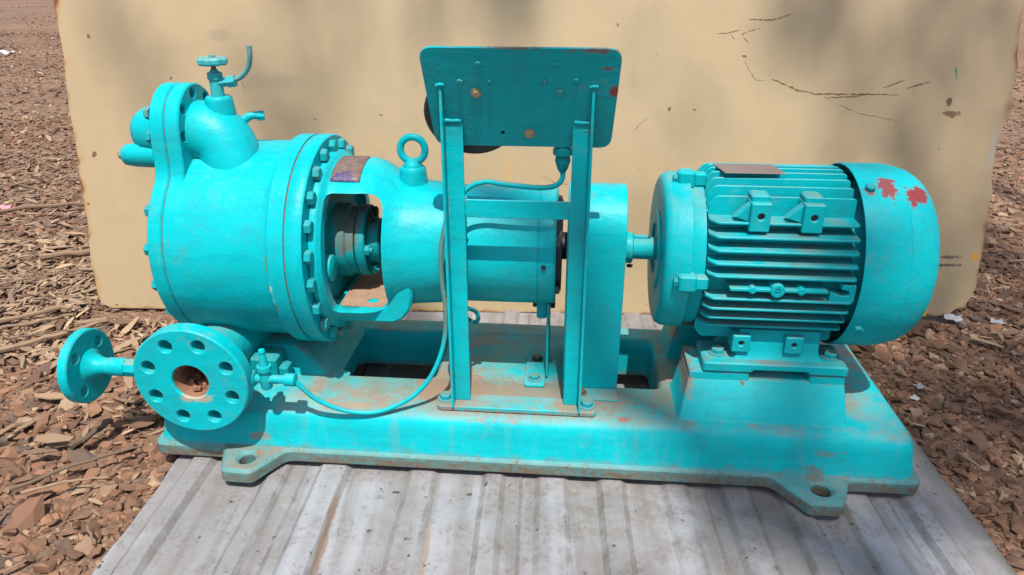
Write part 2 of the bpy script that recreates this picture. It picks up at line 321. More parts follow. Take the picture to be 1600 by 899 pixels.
# ------------------------------------------------------------------ corrugated roofing sheet the unit stands on
def roof_x(x, y): return x + .045 * (y - 1)
def make_roof():
    prof = [(-.772, -.024), (-.762, -.012), (-.735, -.012)]
    x = -.72
    ribs = [(-.70, .036), (-.52, .03), (-.40, .05), (-.205, .045), (-.05, .03), (.075, .05), (.20, .04), (.335, .035), (.46, .045), (.575, .035), (.70, .05), (.82, .032)]
    for ri, (c_, hw) in enumerate(ribs):
        hf = (1, .8, .95, .6, .8, .6, .9, .55, .7, .95, .65, 1)[ri]
        s_ = .012
        prof += [(c_ - hw / 2 - s_, -.0125), (c_ - hw / 2, -.0125 * (1 - hf) - .0008), (c_, -.0125 * (1 - hf) - .0002), (c_ + hw / 2, -.0125 * (1 - hf) - .0008), (c_ + hw / 2 + s_, -.0125)]
        if ri % 3 == 1: prof += [(c_ + hw / 2 + s_ + .028, -.0122), (c_ + hw / 2 + s_ + .032, -.0095), (c_ + hw / 2 + s_ + .036, -.0125)]
    prof = sorted(prof); prof = [p_ for p_ in prof if p_[0] < .872] + [(.876, -.014), (.884, -.016), (.905, -.017), (.931, -.022)]
    ysr = lin(.45, 2.14, 90); V = []; n = len(prof)
    for y in ysr:
        for i, (x_, z_) in enumerate(prof):
            inner = 1 if 1.2 < y < 1.95 and -.8 < x_ < .9 else .0
            dz = -.0035 * (.5 + .5 * vnoise(x_ * 9, y * 6)) * (.3 if inner else 1)
            ed = .006 * vnoise(y * 9, 3.1) if i < 2 else (.005 * vnoise(y * 11, 1.7) if i > n - 2 else .0015 * vnoise(x_ * 20, y * 8))
            V.append((roof_x(x_, y) + ed, y, z_ + dz + (-.004 if i == 0 else 0)))
    F = [(j * n + i, j * n + i + 1, (j + 1) * n + i + 1, (j + 1) * n + i) for j in range(len(ysr) - 1) for i in range(n - 1)]
    me = mesh('roofing_sheet', V, F, 25)
    k = NT('weathered_zinc'); v = k.coord()
    n1 = k.noise(v, 3, 5, .6); n2 = k.noise(v, 18, 7, .7); n3 = k.noise(v, 120, 5, .65); st = k.noise(v, 26, 5, .6, mapscale=(1, .07, .3)); st2 = k.noise(v, 60, 4, .6, mapscale=(1, .05, .3))
    c = k.mix(k.ramp(n1, .3, .7), (.29, .282, .292), (.235, .242, .265)); c = k.mix(k.math('MULTIPLY', k.ramp(n2, .42, .75), .55), c, (.165, .155, .148))
    bn = k.noise(v, 9, 2, .5, mapscale=(1, .03, .2), off=(.4, 0, 0)); c = k.mix(k.math('MULTIPLY', k.ramp(bn, .46, .52), .5), c, (.185, .17, .16)); c = k.mix(k.math('MULTIPLY', k.ramp(bn, .44, .38), .5), c, (.33, .335, .36))
    sx = k.n('SeparateXYZ'); k.l(v, sx.inputs[0])
    side = k.ramp(k.math('ADD', k.math('ADD', sx.outputs[0], k.math('MULTIPLY', n1, .5)), 0), .1, .35); side2 = k.ramp(sx.outputs[0], .75, .5)
    c = k.mix(k.math('MULTIPLY', k.math('MULTIPLY', k.math('MULTIPLY', side, side2), k.ramp(n2, .35, .62)), .45), c, (.13, .112, .097))
    gn = k.n('NewGeometry'); sn = k.n('SeparateXYZ'); k.l(gn.outputs['True Normal'], sn.inputs[0])
    slp = k.ramp(k.math('ABSOLUTE', sn.outputs[0]), .12, .4); c = k.mix(k.math('MULTIPLY', k.math('MULTIPLY', slp, k.ramp(n2, .42, .65)), .38), c, (.12, .095, .075))
    low = k.ramp(sx.outputs[2], -.005, -.011)
    c = k.mix(k.math('MULTIPLY', k.math('MULTIPLY', k.ramp(st, .48, .7), low), .6), c, (.135, .108, .085))
    c = k.mix(k.math('MULTIPLY', k.ramp(st2, .6, .78), .4), c, (.31, .31, .325))
    c = k.mix(k.math('MULTIPLY', k.blob(v, (-.362, .98, 0), (.010, .26, .1), n2, .5, 1.2), .75), c, (.16, .085, .04))
    c = k.mix(k.math('MULTIPLY', k.blob(v, (-.165, .98, 0), (.009, .22, .1), n2, .5, 1.2), .5), c, (.22, .13, .075))
    c = k.mix(k.math('MULTIPLY', k.blob(v, (.945, 1.1, 0), (.05, .8, .1), n2, .3, .6), .75), c, (.15, .14, .12))
    c = k.mix(k.math('MULTIPLY', k.ramp(k.noise(v, 7, 8, .75), .5, .68), .5), c, (.15, .135, .125)); c = k.mix(k.math('MULTIPLY', k.ramp(k.noise(v, 11, 6, .7, off=(3, 5, 1)), .55, .7), .35), c, (.33, .33, .345)); c = k.mix(k.ramp(k.noise(v, 45, 3, .5), .70, .715), c, (.07, .06, .05))
    c = k.mix(k.math('MULTIPLY', k.math('MULTIPLY', k.ramp(n3, .50, .62), k.ramp(n2, .45, .6)), .55), c, (.10, .085, .075))
    k.l(c, k.b.inputs['Base Color']); k.b.inputs['Metallic'].default_value = .15
    k.val(k.b.inputs['Roughness'], k.math('ADD', .42, k.math('MULTIPLY', n2, .35)))
    k.l(k.bump(n3, .2, .001, k.bump(n2, .3, .003)), k.b.inputs['Normal']); M['zinc'] = k.m
    o = link('roofing_sheet', me, 'zinc')
    md = o.modifiers.new('thick', 'SOLIDIFY'); md.thickness = .0012; md.offset = -1
    return tag(o, 'weathered grey corrugated roofing sheet lying flat under the teal pump unit', 'metal sheet')
make_roof()

# ------------------------------------------------------------------ beige steel sheet leaning behind
A = Vector((-1.331, 2.073, -.012)); B = Vector((1.441, 2.008, -.012)); yawS = math.atan2(B.y - A.y, B.x - A.x)
def make_sheet():
    Wd, Hh = 2.773, 1.28
    k = NT('cream_enamel'); v = k.coord(); n1 = k.noise(v, 2.2, 4, .5); n2 = k.noise(v, 9, 6, .6); n3 = k.noise(v, 60, 6, .65); nm = k.math('ADD', k.math('MULTIPLY', n2, .5), k.math('MULTIPLY', n3, .5)); n5 = k.noise(v, 3.5, 9, .75, mapscale=(1, 1, .6))
    c = k.mix(k.ramp(n1, .3, .7), (.352, .264, .155), (.385, .29, .172)); c = k.mix(k.math('MULTIPLY', k.ramp(n2, .5, .8), .35), c, (.275, .205, .125))
    c = k.mix(k.ramp(k.noise(v, 26, 2, .4), .745, .76), c, (.14, .08, .04)); c = k.mix(k.math('MULTIPLY', k.ramp(n3, .6, .75), .25), c, (.22, .16, .10))
    c = k.mix(k.math('MULTIPLY', k.ramp(n5, .53, .70), .15), c, (.20, .155, .10)); c = k.mix(k.math('MULTIPLY', k.ramp(k.noise(v, 40, 6, .7, mapscale=(1, 1, .12), off=(2, 0, 3)), .58, .75), .16), c, (.18, .12, .07))
    sx = k.n('SeparateXYZ'); k.l(v, sx.inputs[0])
    ed = k.math('MINIMUM', k.math('MINIMUM', sx.outputs[0], k.math('SUBTRACT', Wd, sx.outputs[0])), k.math('MULTIPLY', sx.outputs[2], 1.6))
    e2 = k.math('SUBTRACT', ed, k.math('MULTIPLY', k.math('SUBTRACT', n2, .46), .075))
    rm = k.ramp(k.noise(v, 4, 4, .65, off=(5, 1, 2)), .42, .58); c = k.mix(k.math('MULTIPLY', k.math('MULTIPLY', k.ramp(e2, .016, .0), rm), .85), c, (.36, .17, .045)); c = k.mix(k.math('MULTIPLY', k.ramp(k.math('ADD', e2, k.math('MULTIPLY', n3, .012)), .010, .003), k.math('ADD', .15, k.math('MULTIPLY', rm, .85))), c, (.13, .055, .025))
    c = k.mix(k.blob(v, (2.615, 0, .018), (.022, .1, .03), n2, .2, .4), c, (.60, .34, .01)); c = k.mix(k.blob(v, (2.752, 0, .19), (.010, .1, .018), n3, .3, 1.2), c, (.55, .27, .03))
    c = k.mix(k.math('MULTIPLY', k.blob(v, (2.75, 0, .52), (.013, .1, .07), nm, .5, 1.4), .45), c, (.30, .33, .33))
    c = k.mix(k.blob(v, (2.604, 0, .652), (.010, .1, .014), n3, .3, 1), c, (.12, .07, .035)); c = k.mix(k.blob(v, (2.612, 0, .618), (.03, .1, .010), n3, .3, 1.6), c, (.15, .09, .045))
    c = k.mix(k.blob(v, (2.67, 0, .19), (.05, .1, .006), n3, .3, 1.6), c, (.13, .09, .06)); c = k.mix(k.blob(v, (2.67, 0, .165), (.045, .1, .005), n3, .3, 1.6), c, (.13, .09, .06))
    c = k.mix(k.math('MULTIPLY', k.blob(v, (1.32, 0, .44), (.012, .1, .06), n2, .5, .5), .5), c, (.45, .27, .08))
    c = k.mix(k.math('MULTIPLY', k.blob(v, (.62, 0, .70), (.10, .1, .035), n2, .6, 1.2), .45), c, (.22, .18, .13))
    c = k.mix(k.math('MULTIPLY', k.blob(v, (.47, 0, .83), (.05, .1, .02), n2, .6, 1.2), .4), c, (.22, .18, .13))
    k.l(c, k.b.inputs['Base Color']); k.val(k.b.inputs['Roughness'], k.math('ADD', .34, k.math('MULTIPLY', n2, .25)))
    k.l(k.bump(n1, .35, .02, k.bump(n3, .08, .001)), k.b.inputs['Normal']); M['cream'] = k.m
    M['scratch'] = plain('rust_scratch', (.15, .075, .03), .8, 0, .4, 120); M['greendab'] = plain('green_paint', (.03, .22, .06), .5)
    pts = [(0.04, 0)] + [(x, .003 * vnoise(x * 7, 2)) for x in lin(.3, 2.5, 12)] + [(2.66, 0), (2.70, .008), (2.722, .028), (2.745, .034), (2.762, .07)]
    pts += [(2.773 + .007 * vnoise(2.2, z * 13) + (.012 if .6 < z < .75 else 0) - (.010 if .42 < z < .55 else 0), z) for z in lin(.1, 1.2, 34)]
    pts += [(2.77, Hh), (0, Hh)] + [(.006 * vnoise(z * 12, .4), z) for z in lin(1.2, .05, 24)] + [(.012, .018)]
    b = MB(); b.plate(pts, [], .004, .0006, Matrix(((1, 0, 0, 0), (0, 0, 1, 0), (0, 1, 0, 0), (0, 0, 0, 1))))
    o = b.build('steel_sheet', 'cream', None, 20)
    o.location = A; o.rotation_euler = (R(-10), 0, yawS)
    tag(o, 'large cream painted steel sheet with rusty edges leaning upright behind the pump unit', 'metal sheet')
    def scratch(P, w, mat='scratch', name='scratch'):
        V = []; F = []; m = len(P)
        for i, (x, z) in enumerate(P):
            p = Vector(P[max(i - 1, 0)]); q = Vector(P[min(i + 1, m - 1)]); t = (q - p).normalized(); nn = Vector((-t.y, t.x)); ww = w * (.35 + .65 * math.sin(math.pi * (i + .5) / m)) * random.choice((.12, .3, .5, .7, .9, 1.1))
            V += [(x + nn.x * ww, -.0007, z + nn.y * ww), (x - nn.x * ww, -.0007, z - nn.y * ww)]
        F = [(2 * i, 2 * i + 1, 2 * i + 3, 2 * i + 2) for i in range(m - 1)]
        link(name, mesh(name, V, F, 0), mat, o)
    def dens(P, s_=9): return [(P[i][0] + (P[i + 1][0] - P[i][0]) * j / s_, P[i][1] + (P[i + 1][1] - P[i][1]) * j / s_ + random.uniform(-.0016, .0016)) for i in range(len(P) - 1) for j in range(s_)] + [P[-1]]
    for P, w_ in [([(2.006, .878), (2.029, .878), (2.066, .875), (2.095, .883), (2.123, .892)], .0022), ([(1.916, .838), (1.951, .842), (1.983, .849)], .002), ([(1.951, .842), (1.97, .821)], .0012),
                  ([(1.984, .837), (2.008, .845), (2.037, .854)], .002), ([(1.988, .835), (2.011, .811)], .0012), ([(1.992, .779), (2.007, .776)], .003),
                  ([(2.084, .714), (2.109, .705), (2.157, .684), (2.214, .673), (2.315, .672), (2.389, .672), (2.454, .671)], .0026), ([(2.239, .663), (2.316, .665), (2.353, .670)], .0018),
                  ([(2.405, .690), (2.44, .703), (2.466, .712)], .0022), ([(2.475, .690), (2.514, .701), (2.543, .710)], .0026), ([(1.996, .776), (2.013, .744), (2.038, .712), (2.081, .709)], .0006),
                  ([(1.69, .562), (1.708, .584), (1.729, .602)], .0012), ([(2.243, .661), (2.34, .62), (2.489, .591)], .0005), ([(1.40, .44), (1.46, .41), (1.56, .395), (1.66, .375)], .0005), ([(.53, .70), (.535, .68)], .0012)]:
        scratch(dens(P), w_)
    scratch(dens([(2.607, .749), (2.610, .733), (2.615, .716)], 3), .005, 'greendab', 'paint_dab')
make_sheet()

# ================================================================== PUMP SET (everything bolted to one base)
AY, AZ = .25, .433
unit = bpy.data.objects.new('pump_set', None); COL.objects.link(unit)
unit.location = (-.795, 1.299, 0); unit.rotation_euler = (0, 0, math.atan2(-.1383, 1.635)); unit.empty_display_size = .2
tag(unit, 'teal painted industrial pump and electric motor bolted on a long cast base', 'pump')
XM = lambda x: Matrix(((0, 0, 1, x), (1, 0, 0, 0), (0, 1, 0, 0), (0, 0, 0, 1)))      # plate (a,b) -> (y,z), extruded along +x
YM = lambda y: Matrix(((1, 0, 0, 0), (0, 0, 1, y), (0, 1, 0, 0), (0, 0, 0, 1)))      # plate (a,b) -> (x,z), extruded along +y
ZM = lambda z: Matrix.Translation((0, 0, z))

# ---- base casting
BL, BW = 1.64, .50
def lugs(y0, s):
    return None
b = MB()
lip = [(0, 0), (.165, 0), (.192, -.078), (.258, -.080), (.305, 0), (1.335, 0), (1.392, -.080), (1.458, -.078), (1.490, 0), (1.64, 0),
       (1.64, BW), (1.490, BW), (1.458, BW + .078), (1.392, BW + .08), (1.335, BW), (.305, BW), (.258, BW + .08), (.192, BW + .078), (.165, BW), (0, BW)]
lr = [.03, .02, .02, .02, .03, .03, .02, .02, .02, .03, .03, .02, .02, .02, .03, .03, .02, .02, .02, .03]
lo = roundpoly(lip, lr, 5)
inner = list(reversed(rrect(.03, .03, 1.61, BW - .03, .02)))
b.plate(lo, [inner, (.232, -.034, .017), (1.425, -.034, .019), (.232, BW + .034, .017), (1.425, BW + .034, .019)], .037, .007, ZM(0))
def bodyloop(i, z, r=.045): return [(x, y, z) for x, y in rrect(i, i, BL - i, BW - i, r, 7)]
b.loops([bodyloop(.004, .028), bodyloop(.0075, .039), bodyloop(.0105, .048), bodyloop(.0155, .088), bodyloop(.0195, .106), bodyloop(.026, .1165), bodyloop(.035, .1232), bodyloop(.048, .127)], False, False)
holes = [rrect(.345, .165, .612, .40, .035, 6), rrect(.985, .165, 1.128, .40, .03, 6)]
top = rrect(.048, .048, BL - .048, BW - .048, .045, 7); flat = top + holes[0] + holes[1]
tri = tessellate_polygon([[Vector((q[0], q[1], 0)) for q in L] for L in (top, holes[0], holes[1])])
b.add([(q[0], q[1], .127) for q in flat], [tuple(f) for f in tri])
for h in ((.345, .165, .612, .40, .035), (.985, .165, 1.128, .40, .03)):
    def hl(d, z): return [(x, y, z) for x, y in rrect(h[0] + d, h[1] + d, h[2] - d, h[3] - d, max(h[4] - d * .3, .01), 6)]
    b.loops([hl(0, .127), hl(.003, .125), hl(.009, .118), hl(.011, .10), hl(.013, .03)], False, False)
base = b.build('base_plate', 'base', unit, 40); base['label'] = 'teal cast iron base with grimy lower lip and bolt lugs'
# front shoulder under the suction flange
b = MB()
def rz(x0, y0, x1, y1, z, r=.015): return [(x, y, z) for x, y in rrect(x0, y0, x1, y1, r, 4)]
b.loops([rz(.06, .03, .40, .20, .118), rz(.09, .045, .372, .19, .136), rz(.10, .06, .36, .18, .142)]); b.build('shoulder', 'base', base)
# pump pedestal: sloping block under the casing, with a dusty pad in front
b = MB(); b.loops([rz(.07, .13, .38, .42, .12), rz(.10, .145, .345, .40, .165), rz(.13, .16, .29, .385, .205)]); b.build('pump_pedestal', 'paint_dusty', base)
b = MB(); b.box((.200, .092, .125), (.268, .150, .205), .004); b.build('support_pad', 'seal', base)
b = MB(); b.box((.269, .096, .125), (.290, .130, .184), .004); b.build('pad_lug', 'seal', base)
# motor pedestals (front and back) with a notch between the two pads
for (ya, yb, sg) in ((.055, .20, 1), (.30, .445, -1)):
    b = MB(); f0, f1 = (.0, .0) if sg > 0 else (0, 0)
    q = (.03 if sg > 0 else 0); q2 = (.03 if sg < 0 else 0)
    b.loops([rz(1.135, ya - .01, 1.497, yb + .01, .122, .012), rz(1.146, ya, 1.487, yb, .132, .010), rz(1.160, ya + q, 1.478, yb - q2, .2085, .006), rz(1.163, ya + q + .003, 1.475, yb - q2 - .003, .211, .006)])
    for (xa, xb) in ((1.1605, 1.285), (1.405, 1.4775)):
        b.loops([rz(xa, ya + q, xb, yb - q2, .208, .005), rz(xa + .001, ya + q + .001, xb - .001, yb - q2 - .001, .2235, .005), rz(xa + .004, ya + q + .004, xb - .004, yb - q2 - .004, .226, .005)])
    b.build('motor_pedestal', 'pedestal', base)

# ---- pump casing
b = MB()
b.lathe([(.10, .05), (.10, .2161), (.18, .2161), (.262, .2161), (.296, .2163), (.310, .2170), (.3135, .2195), (.3138, .2275), (.316, .2305), (.3488, .2310)], org=(0, AY, AZ), n=96)
casing = b.build('pump_casing', 'casing', unit, 45); casing['label'] = 'sunlit round teal pump casing with a bolted flange'
b = MB(); b.lathe([(.3512, .05), (.3512, .2295), (.353, .2310), (.381, .2315), (.385, .2285), (.385, .06)], org=(0, AY, AZ), n=96); b.build('casing_flange', 'casing', casing, 40)
b = MB(); b.lathe([(.347, .1), (.347, .2278), (.353, .2278), (.353, .1)], org=(0, AY, AZ), n=96); b.build('gasket', 'rust', casing, 40)
# end cover: round plate growing into an upright discharge lobe; split along its gasket
LC = (.215, .688); LR = .092; CR = .2165
def cover_outline(dr=0, n=120):
    out = []
    for i in range(n):
        t = 2 * math.pi * i / n; d = Vector((math.cos(t), math.sin(t))); r = CR + dr
        # stadium: lobe circle dropping straight down to the casing centre
        for st in range(1, 60):
            rr = CR + dr + st * .0033
            p = Vector((AY, AZ)) + d * rr; q = p - Vector((LC[0], min(max(p.y, AZ), LC[1])))
            if q.length <= LR + dr: r = rr
        out.append((AY + d.x * r, AZ + d.y * r))
    for _ in range(3): out = [tuple((Vector(out[i - 1]) + 2 * Vector(out[i]) + Vector(out[(i + 1) % n])) / 4) for i in range(n)]
    return out
lobeholes = [(LC[0] + .070 * math.cos(R(a)), LC[1] + .070 * math.sin(R(a)), .0095) for a in (185, 140, 95, 50, 5)]
b = MB(); b.plate(cover_outline(), lobeholes, .030, .003, XM(.096)); b.build('inner_cover', 'casing', casing, 40)
b = MB(); b.plate(cover_outline(), [], .030, .003, XM(.0645)); cover = b.build('end_cover', 'casing', casing, 40)
b = MB(); b.plate(cover_outline(-.004), [], .0025, .0002, XM(.0942)); b.build('gasket', 'rust', casing, 40)
# casing flange bolts (facing +x) and end cover bolts (facing -x)
for i in range(22):
    a = R(i * 360 / 22 + 6)
    bolt(casing, (.385, AY + .209 * math.cos(a), AZ + .209 * math.sin(a)), (1, 0, 0), .0125, 'p', i * .7)
for i in range(16):
    a = R(i * 360 / 16 + 11)
    if 55 < math.degrees(a) % 360 < 125: continue
    bolt(casing, (.0645, AY + .198 * math.cos(a), AZ + .198 * math.sin(a)), (-1, 0, 0), .0115, 'p', i * .7)
for a in (185, 150, 215): bolt(casing, (.0645, LC[0] + .076 * math.cos(R(a)), LC[1] + .076 * math.sin(R(a))), (-1, 0, 0), .0105, 'p')
# discharge elbow from the lobe down into the casing
b = MB(); b.tube([(.10, .215, .672), (.14, .215, .676), (.175, .210, .656), (.197, .196, .612), (.208, .178, .56), (.212, .165, .50)], [.065, .065, .063, .059, .052, .040], 28, 8); b.build('discharge_elbow', 'casing', casing, 60)
b = MB(); b.lathe([(.66, .034), (.70, .032), (.742, .0275), (.748, .0265), (.751, .023), (.751, 0)], (0, 0, 1), (.176, .215, 0), 32); b.build('valve_boss', 'casing', casing, 40)
# web from the elbow to the casing
b = MB(); b.tube([(.20, .215, .64), (.238, .235, .595), (.262, .25, .55), (.27, .255, .52)], [.028, .03, .03, .03], 18, 5); b.build('casing_rib', 'casing', casing, 60)
b = MB(); b.tube([(.200, .235, .690), (.222, .245, .705), (.238, .252, .705)], [.012, .0085, .008], 14, 5); b.lathe([(0, .0105), (.014, .0105), (.015, .009)], (.9, .4, -.05), (.236, .251, .705), 8); b.build('pipe_plug', 'paint_bolt', casing, 40)
# vent valve with handwheel and spout
b = MB(); o_ = (.176, .215, 0); b.lathe([(.75, .0135), (.782, .0125), (.785, .015), (.797, .015), (.799, .0095), (.804, .0065)], (0, 0, 1), o_, 20)
b.lathe([(0, .010), (.018, .010), (.019, .0125), (.034, .0125), (.035, .008)], (1, .1, .12), (.182, .215, .777), 6); vv = b.build('vent_valve', 'paint_bolt', casing, 35)
b = MB(); b.lathe([(.797, .005), (.82, .005)], (0, 0, 1), o_, 12); b.build('valve_stem', 'rust', casing)
b = MB()
hw = []
for i in range(48):
    a = 2 * math.pi * i / 48; rr = .029 + .0016 * math.cos(a * 8); hw.append((.176 + rr * math.cos(a), .215 + rr * math.sin(a)))
b.plate(hw, [], .015, .004, ZM(.812)); b.lathe([(.82, .007), (.831, .0065), (.832, 0)], (0, 0, 1), o_, 12); b.build('handwheel', 'paint_bolt', casing, 40)
b = MB(); b.tube([(.212, .217, .782), (.232, .212, .790), (.252, .206, .808), (.262, .20, .832), (.264, .198, .852)], .0052, 12, 6); b.build('vent_spout', 'paint_bolt', casing, 60)
# bulge, plug and pipe on the far-left face of the cover
b = MB(); b.lathe([(-.030, 0), (-.029, .018), (-.020, .037), (.0, .050), (.03, .056), (.07, .060)], org=(0, .235, .672), n=28); b.build('cover_bulge', 'casing', casing, 60)
b = MB(); b.lathe([(-.046, .018), (-.042, .022), (-.02, .025), (.07, .027)], org=(0, .205, .627), n=24); b.build('plug_boss', 'casing', casing, 40)
b = MB(); b.lathe([(-.060, .006), (-.055, .011), (-.044, .0125)], org=(0, .205, .627), n=8); b.build('drain_plug', 'brass', casing, 30)
b = MB(); b.lathe([(-.043, .012), (-.038, .018), (0, .022)], org=(0, .265, .665), n=16); b.build('side_boss', 'casing', casing, 40)
b = MB(); b.tube([(.03, .27, .62), (.025, .28, .52), (.045, .29, .42)], [.045, .042, .03], 18, 6); b.build('cover_rib', 'casing', casing, 60)

# ---- suction nozzle: eight-hole flange facing the viewer
FC = (.150, .228); FRr = .119; FY = -.048
b = MB(); hs = [(FC[0] + .088 * math.cos(R(22.5 + 45 * i + 2)), FC[1] + .088 * math.sin(R(22.5 + 45 * i + 2)), .0138) for i in range(8)]
b.plate(circ(*FC, FRr, 64), hs + [(FC[0], FC[1], .038)], .034, .003, YM(FY), 24, .0022)
fl = b.build('suction_flange', 'flange', unit, 38); fl['label'] = 'round eight-hole pipe flange with rusty open bore facing the viewer'
b = MB()
L0 = []
for y_, r_ in [(FY + .006, .0375), (FY + .03, .036), (.04, .035), (.12, .034)]: L0.append([(FC[0] + r_ * math.cos(2 * math.pi * j / 32), y_, FC[1] + r_ * math.sin(2 * math.pi * j / 32)) for j in range(32)])
b.loops(L0, False, True); b.build('bore', 'bore', fl, 60)
b = MB(); b.loops([[(FC[0] + r_ * math.cos(2 * math.pi * j / 36), y_, FC[1] + r_ * math.sin(2 * math.pi * j / 36)) for j in range(36)] for y_, r_ in ((-.0145, .040), (-.0142, .085), (-.008, .074), (.02, .062), (.12, .062), (.20, .075))], False, False); b.build('nozzle_neck', 'paint_dusty', fl, 60)
bm_ = MB()
for i in range(70):   # debris lying in the bore
    a_ = random.uniform(-2.4, -.7); yy = random.uniform(FY + .02, .05); rr_ = random.uniform(.024, .034); s_ = random.uniform(.002, .005)
    cx, cz = FC[0] + rr_ * math.cos(a_), FC[1] + rr_ * math.sin(a_); bm_.box((cx - s_, yy - s_, cz - s_), (cx + s_, yy + s_, cz + s_), .0008)
o = bm_.build('rust_debris', 'bore', fl, 0); o['kind'] = 'stuff'
# small four-hole flange on a threaded branch, facing right
SC_ = (.065, .186)
b = MB(); b.plate(circ(*SC_, .083, 56), [(SC_[0] + .058 * math.cos(R(45 + 90 * i)), SC_[1] + .058 * math.sin(R(45 + 90 * i)), .0105) for i in range(4)], .022, .003, XM(-.165), 20)
sf = b.build('branch_flange', 'flange', unit, 38); sf['label'] = 'small four-hole round flange on a short side branch'
b = MB(); b.lathe([(-.145, .042), (-.138, .030), (-.118, .020), (-.100, .018), (-.0995, .0205), (-.06, .0205), (-.0595, .0165)], org=(0, *SC_), n=28); b.build('flange_hub', 'flange', sf, 40)
b = MB(); b.lathe([(-.0605, .0195), (-.058, .021), (-.012, .021), (-.008, .019)], org=(0, *SC_), n=8); b.build('pipe_union', 'paint_dusty', sf, 30)
b = MB(); b.lathe([(-.012, .016), (.15, .016)], org=(0, *SC_), n=20); b.build('branch_pipe', 'paint_dusty', sf, 60)
# needle valve on the right of the big flange
b = MB(); vx, vy, vz = .292, -.012, .222
b.lathe([(-.035, .011), (-.03, .0165), (-.022, .0165), (-.02, .009), (.04, .009), (.041, .0135), (.062, .0135), (.064, .008)], (1, 0, 0), (vx, vy, vz), 14)
b.lathe([(-.022, .010), (-.018, .012), (.006, .012), (.02, .010), (.021, .015), (.031, .015), (.032, .010), (.038, .0085), (.062, .0055), (.063, .0075), (.068, .006)], (0, 0, 1), (vx, vy, vz), 14); nv = b.build('needle_valve', 'paint_bolt', unit, 35)
nv['label'] = 'small needle valve with upright stem beside the big flange'

# ---- bearing bracket with open windows
def bracket():
    prof = [(.3855, .15), (.3855, .196), (.388, .199), (.398, .1985), (.404, .194), (.4075, .187), (.413, .184), (.43, .183), (.47, .183), (.492, .178), (.51, .168), (.528, .154), (.545, .144), (.565, .139), (.60, .136), (.640, .133), (.648, .131), (.648, .10), (.60, .112), (.56, .115), (.535, .12), (.515, .138), (.495, .152), (.47, .160), (.40, .162), (.3862, .15)]
    na = 96; L = [[(x, AY + r * math.cos(2 * math.pi * i / na), AZ + r * math.sin(2 * math.pi * i / na)) for i in range(na)] for x, r in prof]
    b = MB(); b.loops(L, False, False); o = b.build('bearing_bracket', 'casing', unit, 40)
    cut = MB(); out = roundpoly([(.4085, AZ - .112), (.5235, AZ - .112), (.5235, AZ + .142), (.4085, AZ + .142)], [.018, .022, .045, .014], 8)
    cut.plate(out, [], .6, .0001, YM(AY - .3)); c = cut.build('cutter', 'casing', unit, 0)
    md = o.modifiers.new('cut', 'BOOLEAN'); md.operation = 'DIFFERENCE'; md.object = c; md.solver = 'EXACT'
    bv = o.modifiers.new('round', 'BEVEL'); bv.width = .0035; bv.segments = 3; bv.limit_method = 'ANGLE'; bv.angle_limit = R(50)
    bpy.context.view_layer.update(); me = bpy.data.meshes.new_from_object(o.evaluated_get(bpy.context.evaluated_depsgraph_get()))
    o.modifiers.clear(); old = o.data; o.data = me; bpy.data.objects.remove(c); bpy.data.meshes.remove(old); me.name = 'bearing_bracket'
    me.shade_smooth(); me.set_sharp_from_angle(angle=R(55))
    return o
br = bracket(); br['label'] = 'teal open bearing bracket with eyebolt on top'
b = MB(); b.lathe([(.3856, .1), (.3856, .172), (.3885, .172), (.3885, .1)], org=(0, AY, AZ), n=64); b.build('back_plate', 'seal', br, 40)
# boss and lifting eye
b = MB(); b.lathe([(.53, .036), (.575, .031), (.592, .0285), (.600, .028), (.604, .024), (.604, 0)], (0, 0, 1), (.564, AY, 0), 28); b.build('eye_boss', 'casing', br, 45)
b = MB(); L = []
for i in range(40):
    a = 2 * math.pi * i / 40; c_ = Vector((.566 + .0265 * math.cos(a), AY, .640 + .0265 * math.sin(a))); d = Vector((math.cos(a), 0, math.sin(a)))
    L.append([c_ + d * (.0078 * math.cos(2 * math.pi * j / 14)) + Vector((0, 1, 0)) * (.0078 * math.sin(2 * math.pi * j / 14)) for j in range(14)])
b.loops(L, close=True); b.lathe([(.600, .021), (.606, .021), (.612, .016), (.618, .012)], (0, 0, 1), (.564, AY, 0), 22); b.build('eyebolt', 'casing', br, 60)
# worn maker's plate curved over the bracket top
b = MB(); V = []; F = []
for i in range(8):
    for j in range(9):
        x = .408 + .062 * i / 7 - .006 * (j - 4) / 8; a = R(60 + 38 * j / 8); r = .1852 if x < .46 else .1852 - (x - .46) * .12
        V.append((x, AY - r * math.cos(a), AZ + r * math.sin(a)))
F = [(i * 9 + j, i * 9 + j + 1, (i + 1) * 9 + j + 1, (i + 1) * 9 + j) for i in range(7) for j in range(8)]
o = link('name_plate', mesh('name_plate', V, F, 60), 'badge', br); o['label'] = 'worn dark plate with unreadable lettering'
md = o.modifiers.new('t', 'SOLIDIFY'); md.thickness = .0015; md.offset = 0
# bottom tray of the bracket, with a hole, and its end gusset
b = MB(); b.plate(roundpoly([(.398, .290), (.530, .290), (.552, .300), (.568, .322), (.575, .350), (.575, .388), (.530, .388), (.5255, .345), (.512, .322), (.398, .320)], [.004, .03, .025, .03, .02, .004, .004, .02, .01, .004], 4), [], .252, .005, YM(.124)); b.build('bracket_foot', 'casing', br, 40)
b = MB(); b.plate(rrect(.410, .135, .510, .365, .012), [(.478, .165, .012)], .0025, .0006, ZM(.3212)); b.build('dust_layer', 'dustpad', br, 30)
